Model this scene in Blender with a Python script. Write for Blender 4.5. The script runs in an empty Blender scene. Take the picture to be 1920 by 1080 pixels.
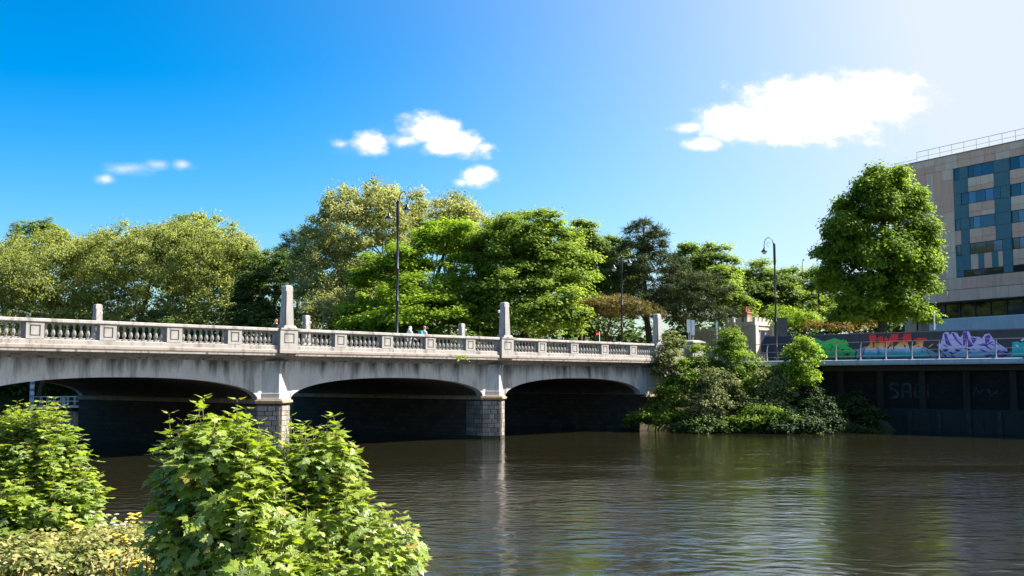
import bpy, bmesh, math, random
import numpy as np
from mathutils import Vector, Matrix
random.seed(7); RNG = np.random.default_rng(7)
S = bpy.context.scene; COL = S.collection; R = math.radians

# ------------------------------------------------------------------ camera, sky, sun, exposure
F_PX, PITCH, HC = 2050.0, math.atan(173/2050.0), 3.62
cam = bpy.data.cameras.new('camera'); co = bpy.data.objects.new('camera', cam); COL.objects.link(co)
cam.sensor_width = 36; cam.lens = 36*F_PX/1920; cam.clip_end = 6000; cam.clip_start = 0.1
co.location = (0, 0, HC); co.rotation_euler = (math.pi/2+PITCH, 0, 0); S.camera = co

SUN_EL, SUN_AZ, SUN_P = R(45), R(76), 5.0         # azimuth to the right of straight ahead (+Y)
sl = bpy.data.lights.new('sun', 'SUN'); so = bpy.data.objects.new('sun', sl); COL.objects.link(so)
sl.energy = SUN_P; sl.angle = R(0.53); sl.color = (1, .94, .84)
sdir = Vector((math.sin(SUN_AZ)*math.cos(SUN_EL), math.cos(SUN_AZ)*math.cos(SUN_EL), math.sin(SUN_EL)))
so.rotation_euler = sdir.to_track_quat('Z', 'Y').to_euler()
S.view_settings.view_transform = 'Standard'; S.view_settings.look = 'None'
S.view_settings.exposure = 1.72; S.view_settings.gamma = 1; S.view_settings.use_curve_mapping = False

W = bpy.data.worlds.new('World'); S.world = W; W.use_nodes = True
def build_world():
    nt = W.node_tree; N = nt.nodes; L = nt.links; N.clear()
    out = N.new('ShaderNodeOutputWorld'); bg = N.new('ShaderNodeBackground'); bg.inputs[1].default_value = 0.1
    sky = N.new('ShaderNodeTexSky'); sky.sky_type = 'NISHITA'; sky.sun_disc = False
    sky.sun_elevation = SUN_EL; sky.sun_rotation = SUN_AZ; sky.air_density = 1.0; sky.dust_density = 1.6; sky.ozone_density = 3.0
    hs = N.new('ShaderNodeHueSaturation'); hs.inputs['Saturation'].default_value = 1.36; hs.inputs['Value'].default_value = .355; hs.inputs['Hue'].default_value = .494
    gm = N.new('ShaderNodeGamma'); gm.inputs[1].default_value = 1.45
    L.new(sky.outputs[0], gm.inputs[0]); L.new(gm.outputs[0], hs.inputs['Color'])
    tc = N.new('ShaderNodeTexCoord'); sep = N.new('ShaderNodeSeparateXYZ'); L.new(tc.outputs['Generated'], sep.inputs[0])
    def M(op, a, b=None, c=None, clamp=False):
        n = N.new('ShaderNodeMath'); n.operation = op; n.use_clamp = clamp
        for i, v in enumerate((a, b, c)):
            if v is None: continue
            if isinstance(v, (int, float)): n.inputs[i].default_value = v
            else: L.new(v, n.inputs[i])
        return n.outputs[0]
    ys = M('MAXIMUM', sep.outputs[1], .05)
    gx = M('DIVIDE', sep.outputs[0], ys); gz = M('DIVIDE', sep.outputs[2], ys)
    cmb = N.new('ShaderNodeCombineXYZ'); L.new(gx, cmb.inputs[0]); L.new(M('MULTIPLY', gz, 1.35), cmb.inputs[1])
    no = N.new('ShaderNodeTexNoise'); no.inputs['Scale'].default_value = 26; no.inputs['Detail'].default_value = 7
    no.inputs['Roughness'].default_value = .58; L.new(cmb.outputs[0], no.inputs['Vector'])
    no2 = N.new('ShaderNodeTexNoise'); no2.inputs['Scale'].default_value = 110; no2.inputs['Detail'].default_value = 4
    L.new(cmb.outputs[0], no2.inputs['Vector'])
    nz = M('ADD', M('MULTIPLY', M('SUBTRACT', no.outputs[0], .5), 3.0), M('MULTIPLY', M('SUBTRACT', no2.outputs[0], .5), .8))
    # heaps of each cloud: direction (as a ray through the air) and angular half sizes
    heaps = [(1420, 222, 120, 34, 1), (1320, 270, 42, 18, .8), (1530, 208, 185, 74, 1), (1640, 178, 125, 60, 1), (1400, 230, 120, 46, 1), (1290, 238, 40, 16, .8), (1440, 250, 120, 26, .9),
             (690, 268, 46, 26, .85), (640, 270, 26, 12, .45), (800, 242, 72, 34, .9), (855, 272, 76, 32, 1), (760, 262, 50, 18, .55), (905, 275, 30, 14, .7),
             (892, 332, 40, 24, .85), (865, 342, 22, 12, .6), (240, 316, 62, 18, .34), (196, 336, 27, 14, .42), (340, 307, 24, 15, .42), (296, 308, 34, 13, .33), (355, 314, 36, 12, .14), (790, 252, 130, 52, .20), (885, 335, 62, 32, .20), (660, 275, 70, 30, .2), (1500, 240, 270, 70, .22)]
    acc = None
    cp, sp = math.cos(PITCH), math.sin(PITCH)
    for u, v, ru, rv, wgt in heaps:
        yi = (540-v)/F_PX; fy = cp-yi*sp; cx = (u-960)/F_PX/fy; cz = (sp+yi*cp)/fy
        ex = M('DIVIDE', M('SUBTRACT', gx, cx), ru/F_PX); ez = M('DIVIDE', M('SUBTRACT', gz, cz), rv/F_PX)
        d2 = M('SQRT', M('ADD', M('MULTIPLY', ex, ex), M('MULTIPLY', ez, ez)))
        val = M('SUBTRACT', 1.15, d2)
        val = M('ADD', val, M('MULTIPLY', nz, .55))
        val = M('MULTIPLY', M('SMOOTHSTEP_' if 0 else 'MULTIPLY', val, .95, clamp=True), wgt)
        acc = val if acc is None else M('MAXIMUM', acc, val)
    front = M('GREATER_THAN', sep.outputs[1], .1)
    mr_ = N.new('ShaderNodeMapRange'); mr_.interpolation_type = 'SMOOTHSTEP'; L.new(acc, mr_.inputs[0]); mr_.inputs[1].default_value = .04; mr_.inputs[2].default_value = .72
    mask = M('MULTIPLY', mr_.outputs[0], front)
    mx = N.new('ShaderNodeMix'); mx.data_type = 'RGBA'; L.new(mask, mx.inputs[0])
    # bright hazy air towards the sun
    vd = N.new('ShaderNodeVectorMath'); vd.operation = 'DOT_PRODUCT'; L.new(tc.outputs['Generated'], vd.inputs[0]); vd.inputs[1].default_value = (.925, .163, .343)
    gl = N.new('ShaderNodeMapRange'); L.new(vd.outputs['Value'], gl.inputs[0]); gl.inputs[1].default_value = -.12; gl.inputs[2].default_value = .56; gl.inputs[4].default_value = 1.0
    gmx = N.new('ShaderNodeMix'); gmx.data_type = 'RGBA'; L.new(M('POWER', gl.outputs[0], 2.7), gmx.inputs[0]); L.new(hs.outputs[0], gmx.inputs[6]); gmx.inputs[7].default_value = (2.42, 2.72, 3.0, 1)
    L.new(gmx.outputs[2], mx.inputs[6]); 
    cc = N.new('ShaderNodeMix'); cc.data_type = 'RGBA'; cc.inputs[6].default_value = (3.35, 3.3, 3.75, 1); cc.inputs[7].default_value = (5.2, 5.2, 5.4, 1)
    L.new(M('MULTIPLY_ADD', no.outputs[0], 1.6, M('MULTIPLY_ADD', mask, .9, -1.05), clamp=True), cc.inputs[0]); L.new(cc.outputs[2], mx.inputs[7])
    L.new(mx.outputs[2], bg.inputs[0]); L.new(bg.outputs[0], out.inputs[0])
build_world()

# ------------------------------------------------------------------ helpers
ANG = R(47.3)
D = np.array([math.cos(ANG), math.sin(ANG), 0]); NF = np.array([-math.sin(ANG), math.cos(ANG), 0]); NN = -NF
P1 = np.array([-11.52, 56.25, 0.0])                # bridge origin: foot of the first pier seen
def ray(u, v):
    yi = (540-v)/F_PX
    return np.array([(u-960)/F_PX, math.cos(PITCH)-yi*math.sin(PITCH), math.sin(PITCH)+yi*math.cos(PITCH)])
def at(u, v, Y):                                    # survey helper: a sight line cut at distance Y
    r = ray(u, v); return r*(Y/r[1])+np.array([0, 0, HC])
def on_plane(u, v, A, n):
    r = ray(u, v); A = np.array([A[0], A[1], HC]); n = np.array([n[0], n[1], 0]); C = np.array([0, 0, HC])
    return C+r*((n@(A-C))/(n@r))
def bw(s, t, z): return P1+D*s+NF*t+np.array([0, 0, z])
def ss(x, a, b):
    k = np.clip((x-a)/(b-a), 0, 1); return k*k*(3-2*k)

class MB:
    def __init__(s): s.v = []; s.f = []; s.mi = []; s.m = 0
    def add(s, vs, fs):
        o = len(s.v); s.v += [tuple(map(float, p)) for p in vs]
        for f in fs: s.f.append(tuple(i+o for i in f)); s.mi.append(s.m)
    def box(s, x0, x1, y0, y1, z0, z1):
        s.add([(x0,y0,z0),(x1,y0,z0),(x1,y1,z0),(x0,y1,z0),(x0,y0,z1),(x1,y0,z1),(x1,y1,z1),(x0,y1,z1)],
              [(0,3,2,1),(4,5,6,7),(0,1,5,4),(1,2,6,5),(2,3,7,6),(3,0,4,7)])
    def frustum(s, cx, cy, z0, z1, a0, b0, a1, b1):  # half sizes
        s.add([(cx-a0,cy-b0,z0),(cx+a0,cy-b0,z0),(cx+a0,cy+b0,z0),(cx-a0,cy+b0,z0),(cx-a1,cy-b1,z1),(cx+a1,cy-b1,z1),(cx+a1,cy+b1,z1),(cx-a1,cy+b1,z1)],
              [(0,3,2,1),(4,5,6,7),(0,1,5,4),(1,2,6,5),(2,3,7,6),(3,0,4,7)])
    def prism(s, poly, z0, z1, taper=1.0, c=None):   # polygon in xy, extruded in z
        n = len(poly); c = c or (sum(p[0] for p in poly)/n, sum(p[1] for p in poly)/n)
        vs = [(x, y, z0) for x, y in poly]+[(c[0]+(x-c[0])*taper, c[1]+(y-c[1])*taper, z1) for x, y in poly]
        s.add(vs, [tuple(range(n-1, -1, -1)), tuple(range(n, 2*n))]+[(i, (i+1)%n, n+(i+1)%n, n+i) for i in range(n)])
    def sweep(s, prof, x0, x1):                      # closed profile in (y, z), swept along x
        n = len(prof); vs = [(x0, y, z) for y, z in prof]+[(x1, y, z) for y, z in prof]
        s.add(vs, [tuple(range(n)), tuple(range(2*n-1, n-1, -1))]+[(i, n+i, n+(i+1)%n, (i+1)%n) for i in range(n)])
    def lathe(s, prof, c=(0,0,0), n=10):             # (r, z)
        o = []
        for r, z in prof:
            for k in range(n):
                a = 2*math.pi*k/n; o.append((c[0]+r*math.cos(a), c[1]+r*math.sin(a), c[2]+z))
        m = len(prof); fs = [(i*n+k, i*n+(k+1)%n, (i+1)*n+(k+1)%n, (i+1)*n+k) for i in range(m-1) for k in range(n)]
        fs += [tuple(range(n-1, -1, -1)), tuple((m-1)*n+k for k in range(n))]
        s.add(o, fs)
    def tube(s, pts, rad, n=6):
        pts = [np.array(p, float) for p in pts]; m = len(pts)
        if not hasattr(rad, '__len__'): rad = [rad]*m
        vs = []; ref = None
        for i, p in enumerate(pts):
            t = pts[min(i+1, m-1)]-pts[max(i-1, 0)]; t = t/(np.linalg.norm(t)+1e-9)
            if ref is None: ref = np.array([0,0,1.]) if abs(t[2]) < .9 else np.array([1.,0,0])
            a = np.cross(t, ref); a /= np.linalg.norm(a)+1e-9; b = np.cross(t, a); ref = np.cross(a, t)
            for k in range(n):
                q = 2*math.pi*k/n; vs.append(p+rad[i]*(a*math.cos(q)+b*math.sin(q)))
        fs = [(i*n+k, i*n+(k+1)%n, (i+1)*n+(k+1)%n, (i+1)*n+k) for i in range(m-1) for k in range(n)]
        fs += [tuple(range(n)), tuple((m-1)*n+k for k in range(n-1, -1, -1))]
        s.add(vs, fs)
    def mesh(s, name, mats, smooth=False):
        me = bpy.data.meshes.new(name); me.from_pydata(s.v, [], s.f)
        for m in (mats if isinstance(mats, (list, tuple)) else [mats]): me.materials.append(m)
        me.polygons.foreach_set('material_index', s.mi)
        bm = bmesh.new(); bm.from_mesh(me); bmesh.ops.recalc_face_normals(bm, faces=bm.faces); bm.to_mesh(me); bm.free()
        if smooth:
            me.polygons.foreach_set('use_smooth', [True]*len(me.polygons))
        me.update(); return me
    def obj(s, name, mats, parent=None, smooth=False, bevel=0):
        o = bpy.data.objects.new(name, s.mesh(name, mats, smooth)); COL.objects.link(o)
        if parent: o.parent = parent
        if bevel:
            b = o.modifiers.new('bevel', 'BEVEL'); b.width = bevel; b.segments = 2; b.limit_method = 'ANGLE'
        return o
def inst(name, me, parent=None, loc=(0,0,0), rz=0, mat=None):
    o = bpy.data.objects.new(name, me); COL.objects.link(o)
    if parent: o.parent = parent
    if mat is not None: o.matrix_local = mat
    else: o.location = loc; o.rotation_euler = (0, 0, rz)
    return o
def tag(o, label=None, cat=None, group=None, kind=None):
    if label: o['label'] = label
    if cat: o['category'] = cat
    if group: o['group'] = group
    if kind: o['kind'] = kind
    return o
def thing(name, label, cat, loc=(0,0,0), rz=0, group=None):
    o = bpy.data.objects.new(name, None); COL.objects.link(o); o.empty_display_size = .3
    o.location = tuple(map(float, loc)); o.rotation_euler = (0, 0, rz); return tag(o, label, cat, group)
def copy_thing(o, loc, rz, label=None):
    def cp(x, par):
        c = x.copy(); COL.objects.link(c)
        if par: c.parent = par
        for ch in x.children: cp(ch, c)
        return c
    c = cp(o, None); c.location = tuple(map(float, loc)); c.rotation_euler = (0, 0, rz)
    if label: c['label'] = label
    return c
def raw_mesh(name, V, Fq, mat, attr=None, k=4):
    me = bpy.data.meshes.new(name); nv = len(V); nf = len(Fq)
    me.vertices.add(nv); me.vertices.foreach_set('co', np.ascontiguousarray(V, np.float32).ravel())
    me.loops.add(nf*k); me.loops.foreach_set('vertex_index', np.ascontiguousarray(Fq, np.int32).ravel())
    me.polygons.add(nf); me.polygons.foreach_set('loop_start', np.arange(0, nf*k, k, dtype=np.int32))
    me.materials.append(mat); me.update(calc_edges=True)
    if attr is not None:
        a = me.attributes.new('tint', 'FLOAT', 'FACE'); a.data.foreach_set('value', np.ascontiguousarray(attr, np.float32))
    me.validate(); return me

# ------------------------------------------------------------------ materials
MATS = {}
def mat_base(name):
    m = bpy.data.materials.new(name); m.use_nodes = True; nt = m.node_tree
    return m, nt, nt.nodes, nt.links, nt.nodes['Principled BSDF']
def plain(name, col, rough=.6, metal=0, spec=.4, var=.12, scale=3.0, bump=0.0):
    if name in MATS: return MATS[name]
    m, nt, N, L, p = mat_base(name)
    p.inputs['Roughness'].default_value = rough; p.inputs['Metallic'].default_value = metal; p.inputs['Specular IOR Level'].default_value = spec
    tc = N.new('ShaderNodeTexCoord'); no = N.new('ShaderNodeTexNoise'); no.inputs['Scale'].default_value = scale; no.inputs['Detail'].default_value = 6
    L.new(tc.outputs['Object'], no.inputs['Vector'])
    r = N.new('ShaderNodeValToRGB'); L.new(no.outputs[0], r.inputs[0])
    r.color_ramp.elements[0].position = .3; r.color_ramp.elements[1].position = .7
    r.color_ramp.elements[0].color = tuple(c*(1-var) for c in col)+(1,); r.color_ramp.elements[1].color = tuple(min(1, c*(1+var)) for c in col)+(1,)
    L.new(r.outputs[0], p.inputs['Base Color'])
    if bump:
        b = N.new('ShaderNodeBump'); b.inputs['Strength'].default_value = bump; b.inputs['Distance'].default_value = .02
        L.new(no.outputs[0], b.inputs['Height']); L.new(b.outputs[0], p.inputs['Normal'])
    MATS[name] = m; return m
def weathered(name, col, stain=(.06,.055,.05), amount=.5, streak=True, tint2=None, sc=1.0, rough=.85, zstain=None, grainy=.35):
    """stone or render: mottled colour, vertical run-off stains and grain"""
    if name in MATS: return MATS[name]
    m, nt, N, L, p = mat_base(name); p.inputs['Roughness'].default_value = rough; p.inputs['Specular IOR Level'].default_value = .25
    tc = N.new('ShaderNodeTexCoord')
    def noise(scale, stretch, det=6, ro=.6):
        mp = N.new('ShaderNodeMapping'); mp.inputs['Scale'].default_value = stretch; L.new(tc.outputs['Object'], mp.inputs[0])
        n = N.new('ShaderNodeTexNoise'); n.inputs['Scale'].default_value = scale; n.inputs['Detail'].default_value = det; n.inputs['Roughness'].default_value = ro
        L.new(mp.outputs[0], n.inputs['Vector']); return n.outputs[0]
    def ramp(src, a, b, ca, cb):
        r = N.new('ShaderNodeValToRGB'); L.new(src, r.inputs[0]); r.color_ramp.elements[0].position = a; r.color_ramp.elements[1].position = b
        r.color_ramp.elements[0].color = ca; r.color_ramp.elements[1].color = cb; return r.outputs[0]
    def mix(f, a, b):
        n = N.new('ShaderNodeMix'); n.data_type = 'RGBA'
        for s_, v in ((0, f), (6, a), (7, b)):
            if isinstance(v, (tuple, float, int)): n.inputs[s_].default_value = v
            else: L.new(v, n.inputs[s_])
        return n.outputs[2]
    t2 = tint2 or tuple(c*.72 for c in col)
    base = ramp(noise(.9*sc, (1,1,1)), .32, .68, tuple(t2)+(1,), tuple(col)+(1,))
    grain = noise(14*sc, (1,1,1), 5, .7)
    base = mix(grainy, base, mix(grain, tuple(c*.55 for c in col)+(1,), tuple(min(1, c*1.3) for c in col)+(1,)))
    if streak:
        st = noise(1.6*sc, (1.6,1.6,.16), 7, .62)
        f = ramp(st, .50, .66, (0,0,0,1), (amount,)*3+(1,))
        if zstain:                                   # run-off that starts at a ledge and fades down the wall
            sep = N.new('ShaderNodeSeparateXYZ'); L.new(tc.outputs['Object'], sep.inputs[0])
            mr = N.new('ShaderNodeMapRange'); L.new(sep.outputs[2], mr.inputs[0]); mr.inputs[1].default_value = zstain[0]; mr.inputs[2].default_value = zstain[1]
            st2 = noise(1.5, (.8,.8,.13), 9, .68)
            ad = N.new('ShaderNodeMath'); ad.operation = 'MULTIPLY_ADD'; L.new(mr.outputs[0], ad.inputs[0]); ad.inputs[1].default_value = .36; L.new(st2, ad.inputs[2])
            f2 = ramp(ad.outputs[0], .60, .84, (0,0,0,1), (.92,)*3+(1,))
            base = mix(f2, base, tuple(stain)+(1,))
        base = mix(f, base, tuple(stain)+(1,))
    L.new(base, p.inputs['Base Color'])
    b = N.new('ShaderNodeBump'); b.inputs['Strength'].default_value = .35; b.inputs['Distance'].default_value = .015
    L.new(grain, b.inputs['Height']); L.new(b.outputs[0], p.inputs['Normal'])
    MATS[name] = m; return m
def masonry(name, col, mortar, bw_=.62, bh=.3, sc=1.0, rot=None):
    if name in MATS: return MATS[name]
    m, nt, N, L, p = mat_base(name); p.inputs['Roughness'].default_value = .9; p.inputs['Specular IOR Level'].default_value = .2
    tc = N.new('ShaderNodeTexCoord'); sep = N.new('ShaderNodeSeparateXYZ'); L.new(tc.outputs['Object'], sep.inputs[0])
    ad = N.new('ShaderNodeMath'); ad.operation = 'ADD'; L.new(sep.outputs[0], ad.inputs[0]); L.new(sep.outputs[1], ad.inputs[1])
    cb = N.new('ShaderNodeCombineXYZ'); L.new(ad.outputs[0], cb.inputs[0]); L.new(sep.outputs[2], cb.inputs[1])
    br = N.new('ShaderNodeTexBrick'); L.new(cb.outputs[0], br.inputs['Vector']); br.inputs['Scale'].default_value = sc
    br.inputs['Brick Width'].default_value = bw_; br.inputs['Row Height'].default_value = bh; br.inputs['Mortar Size'].default_value = .02
    br.inputs['Color1'].default_value = tuple(col)+(1,); br.inputs['Color2'].default_value = tuple(c*.6 for c in col)+(1,); br.inputs['Mortar'].default_value = tuple(mortar)+(1,)
    L.new(br.outputs[0], p.inputs['Base Color'])
    no = N.new('ShaderNodeTexNoise'); no.inputs['Scale'].default_value = 6; no.inputs['Detail'].default_value = 6; L.new(tc.outputs['Object'], no.inputs['Vector'])
    m2 = N.new('ShaderNodeMath'); m2.operation = 'MULTIPLY_ADD'; L.new(br.outputs[1], m2.inputs[0]); m2.inputs[1].default_value = -.8; L.new(no.outputs[0], m2.inputs[2])
    b = N.new('ShaderNodeBump'); b.inputs['Strength'].default_value = .6; b.inputs['Distance'].default_value = .03; L.new(m2.outputs[0], b.inputs['Height']); L.new(b.outputs[0], p.inputs['Normal'])
    MATS[name] = m; return m
def leafy(name, cols, trans=.35, tcol=None, spec=.12):
    """leaf material; cols = 3 or 4 leaf colours picked leaf by leaf"""
    if name in MATS: return MATS[name]
    m, nt, N, L, p = mat_base(name); p.inputs['Roughness'].default_value = .6; p.inputs['Specular IOR Level'].default_value = spec
    a = N.new('ShaderNodeAttribute'); a.attribute_name = 'tint'
    r = N.new('ShaderNodeValToRGB'); L.new(a.outputs['Fac'], r.inputs[0]); e = r.color_ramp.elements
    while len(e) < len(cols): e.new(.5)
    for i, c in enumerate(cols): e[i].position = i/(len(cols)-1); e[i].color = tuple(c)+(1,)
    L.new(r.outputs[0], p.inputs['Base Color'])
    tr = N.new('ShaderNodeBsdfTranslucent'); g = N.new('ShaderNodeMix'); g.data_type = 'RGBA'; g.blend_type = 'MULTIPLY'; g.inputs[0].default_value = 1
    L.new(r.outputs[0], g.inputs[6]); g.inputs[7].default_value = tuple(tcol or (1.5, 1.48, .85))+(1,); L.new(g.outputs[2], tr.inputs['Color'])
    mx = N.new('ShaderNodeMixShader'); mx.inputs[0].default_value = trans; L.new(p.outputs[0], mx.inputs[1]); L.new(tr.outputs[0], mx.inputs[2])
    L.new(mx.outputs[0], N['Material Output'].inputs['Surface']); MATS[name] = m; return m

BARK = plain('bark', (.075,.058,.042), .9, var=.4, scale=5, bump=.6)
BARK_L = plain('pale_bark', (.16,.14,.10), .9, var=.35, scale=5, bump=.5)
STONE = weathered('parapet_stone', (.385,.362,.345), (.075,.068,.06), .65, tint2=(.25,.233,.22), sc=1.2)
STONE_P = weathered('pink_stone', (.36,.30,.265), (.09,.07,.06), .55, tint2=(.26,.21,.185))
CONC = weathered('arch_concrete', (.62,.615,.62), (.05,.045,.04), .55, tint2=(.45,.447,.45), sc=.7, zstain=(3.55, 4.95))
CORN = weathered('cornice_stone', (.34,.31,.29), (.04,.035,.03), .8, tint2=(.18,.165,.155), sc=1.5)
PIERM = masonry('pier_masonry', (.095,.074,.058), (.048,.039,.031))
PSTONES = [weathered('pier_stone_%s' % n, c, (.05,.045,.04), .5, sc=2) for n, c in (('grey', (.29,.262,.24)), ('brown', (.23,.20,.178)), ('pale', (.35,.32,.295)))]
LEDGE = weathered('ledge_stone', (.47,.38,.28), (.22,.13,.06), .6, tint2=(.36,.24,.13), sc=2)
BLACKM = plain('black_paint', (.018,.018,.02), .4, .0, .5)
GALV = plain('galvanised', (.42,.43,.45), .45, .6, .5)
WHITE = plain('white_paint', (.72,.73,.74), .55)
GLASSW = plain('lamp_glass', (.55,.57,.58), .15)
ASPH = plain('asphalt', (.05,.05,.052), .9, scale=20)
PAVE = plain('paving', (.3,.29,.27), .9, scale=8)

# ------------------------------------------------------------------ ground, water
def height(X, Y):
    a = X*D[0]+Y*D[1]; t = (X-P1[0])*NF[0]+(Y-P1[1])*NF[1]
    wob = .5*np.sin(X*.45+1.3)+.35*np.sin(Y*.7+X*.2)
    near = 2.0*(1-ss(a+wob*.5, 4.6, 9.5))+.12*wob+3.0*ss(t, -16, -3)*(1-ss(a, 3, 8))
    toe = 65.0+12.4*(1-ss(t, -17, -9))+wob*.5
    Hb = 1.2+1.6*ss(t, -16, -6)+2.2*ss(t, -5, 1)
    far = np.maximum(Hb*ss(a, toe-.6, toe+5.5), 5.0*np.where(t > 0, ss(a, 66, 72), ss(a, 79, 82)))
    end = 4.2*ss(t+.12*(a-30), 100, 112)
    bed = -1.4+near*1.0+1.4*(1-ss(a, 6, 12))
    h = np.maximum(np.where(a < 30, bed, -1.4), -1.4+1.28*far*ss(far, 0, 1.2))
    h = np.maximum(h, -1.4+1.35*end)
    return np.minimum(h, 5.0)
gx = np.concatenate([[-3000,-1200,-500], np.arange(-240, 200, 2.5), [300,600,1200,3000]])
gy = np.concatenate([[-3000,-600,-150,-60], np.arange(-30, 300, 2.5), [350,600,1200,3500]])
XX, YY = np.meshgrid(gx, gy); ZZ = height(XX, YY)
nx, ny = len(gx), len(gy); idx = np.arange(nx*ny).reshape(ny, nx)
Fg = np.stack([idx[:-1,:-1], idx[:-1,1:], idx[1:,1:], idx[1:,:-1]], -1).reshape(-1, 4)
def ground_mat():
    m, nt, N, L, p = mat_base('earth_and_grass'); p.inputs['Roughness'].default_value = .95; p.inputs['Specular IOR Level'].default_value = .1
    tc = N.new('ShaderNodeTexCoord'); no = N.new('ShaderNodeTexNoise'); no.inputs['Scale'].default_value = .9; no.inputs['Detail'].default_value = 9; L.new(tc.outputs['Object'], no.inputs['Vector'])
    r = N.new('ShaderNodeValToRGB'); L.new(no.outputs[0], r.inputs[0]); e = r.color_ramp.elements; e.new(.5)
    e[0].position = .35; e[0].color = (.07,.055,.035,1); e[1].position = .5; e[1].color = (.06,.08,.025,1); e[2].position = .7; e[2].color = (.13,.12,.06,1)
    L.new(r.outputs[0], p.inputs['Base Color']); return m
g_me = raw_mesh('ground', np.stack([XX, YY, ZZ], -1).reshape(-1, 3), Fg, ground_mat())
g_me.polygons.foreach_set('use_smooth', [True]*len(g_me.polygons))
tag(inst('ground', g_me), kind='structure')
def water_mat():
    m, nt, N, L, p = mat_base('river_water')
    p.inputs['Base Color'].default_value = (.0145,.0135,.0065,1); p.inputs['Roughness'].default_value = .05; p.inputs['IOR'].default_value = 1.45
    tc = N.new('ShaderNodeTexCoord')
    def noise(scale, rot, st, det):
        mp = N.new('ShaderNodeMapping'); mp.inputs['Rotation'].default_value = (0,0,rot); mp.inputs['Scale'].default_value = st; L.new(tc.outputs['Object'], mp.inputs[0])
        n = N.new('ShaderNodeTexNoise'); n.inputs['Scale'].default_value = scale; n.inputs['Detail'].default_value = det; n.inputs['Roughness'].default_value = .55
        n.inputs['Distortion'].default_value = .4; L.new(mp.outputs[0], n.inputs['Vector']); return n.outputs[0]
    def math_(op, a, b, c=None):
        n = N.new('ShaderNodeMath'); n.operation = op
        for i, v in enumerate((a, b, c)):
            if v is None: continue
            if isinstance(v, (int, float)): n.inputs[i].default_value = v
            else: L.new(v, n.inputs[i])
        return n.outputs[0]
    big = noise(.5, R(20), (1, 1.7, 1), 2); mid = noise(1.7, R(6), (.8, 1.2, 1), 1.5); small = noise(4.6, R(-12), (1, 1.8, 1), 5)
    patch = N.new('ShaderNodeValToRGB'); L.new(noise(.045, R(20), (1, 2.2, 1), 5), patch.inputs[0])
    patch.color_ramp.elements[0].position = .38; patch.color_ramp.elements[0].color = (.22,)*3+(1,); patch.color_ramp.elements[1].position = .56; patch.color_ramp.elements[1].color = (1,)*3+(1,)
    h = math_('ADD', math_('ADD', math_('MULTIPLY', big, .03), math_('MULTIPLY', mid, .076)), math_('MULTIPLY', small, .013)); h = math_('MULTIPLY', h, patch.outputs[0])
    b = N.new('ShaderNodeBump'); b.inputs['Strength'].default_value = 1.0; b.inputs['Distance'].default_value = .55
    L.new(h, b.inputs['Height']); L.new(b.outputs[0], p.inputs['Normal']); return m
wm = MB(); wm.add([(-300,-60,0),(300,-60,0),(300,320,0),(-300,320,0)], [(0,1,2,3)])
tag(wm.obj('river_water', water_mat()), kind='structure')

# ------------------------------------------------------------------ the bridge
BR = thing('bridge', 'long pale stone arch bridge with balustrade and obelisks crossing the river', 'bridge', P1, ANG)
SPAN, WID, SP_T = 16.4, 20.4, .75
Z_SPR, Z_TOP = 2.6, 4.62
piers = [-16.4, 0.0, 16.4]
def arch_z(s, half=7.2, crown=3.76):
    k = min(1, abs(s)/half); return Z_SPR+(crown-Z_SPR)*max(0, 1-k**2.35)**(1/2.1)
for i in range(4):                                   # four spans, each its own wall and vault
    c = -24.85+SPAN*i; xs = [math.sin(k/40*math.pi-math.pi/2)*7.2 for k in range(41)]
    for t0, t1 in ((SP_T, SP_T+.5), (WID-.7, WID-.2)):
        m = MB(); lo = [(c+x, arch_z(x)) for x in xs]; lo = [(c-8.0, Z_SPR)]+lo+[(c+8.0, Z_SPR)]; n = len(lo)
        vs = [(x, t0, z) for x, z in lo]+[(x, t0, Z_TOP) for x, z in lo]+[(x, t1, z) for x, z in lo]+[(x, t1, Z_TOP) for x, z in lo]
        fs = []
        for k in range(n-1): fs += [(k, k+1, n+k+1, n+k), (2*n+k+1, 2*n+k, 3*n+k, 3*n+k+1), (k+1, k, 2*n+k, 2*n+k+1), (n+k, n+k+1, 3*n+k+1, 3*n+k)]
        fs += [(0, n, 3*n, 2*n), (n-1, 3*n-1, 4*n-1, 2*n-1)]
        m.add(vs, fs)
        m.obj('spandrel_wall', CONC, BR)
        if t0 < 1:                                   # arch ring, a hand's breadth proud of the wall
            m = MB(); ring = []
            for x in xs[1:-1]:
                z = arch_z(x); ring.append((c+x, z))
            n = len(ring); pr = .018
            up = [(c+(x-c)*1.0, min(z+.30, Z_TOP-.05)) for x, z in ring]
            vs = [(x, t0-pr, z) for x, z in ring]+[(x, t0-pr, z) for x, z in up]+[(x, t0+.01, z) for x, z in ring]+[(x, t0+.01, z) for x, z in up]
            fs = []
            for k in range(n-1): fs += [(k, k+1, n+k+1, n+k), (n+k, n+k+1, 3*n+k+1, 3*n+k), (k+1, k, 2*n+k, 2*n+k+1)]
            m.add(vs, fs); m.obj('arch_ring', CONC, BR)
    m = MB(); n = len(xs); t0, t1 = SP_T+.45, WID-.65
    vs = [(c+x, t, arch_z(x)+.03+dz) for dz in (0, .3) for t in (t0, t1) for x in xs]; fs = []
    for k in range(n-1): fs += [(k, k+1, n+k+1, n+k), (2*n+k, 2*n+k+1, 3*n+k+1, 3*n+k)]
    m.add(vs, fs); m.obj('arch_vault', weathered('vault_concrete', (.10,.09,.082), (.03,.028,.025), .5), BR)

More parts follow.
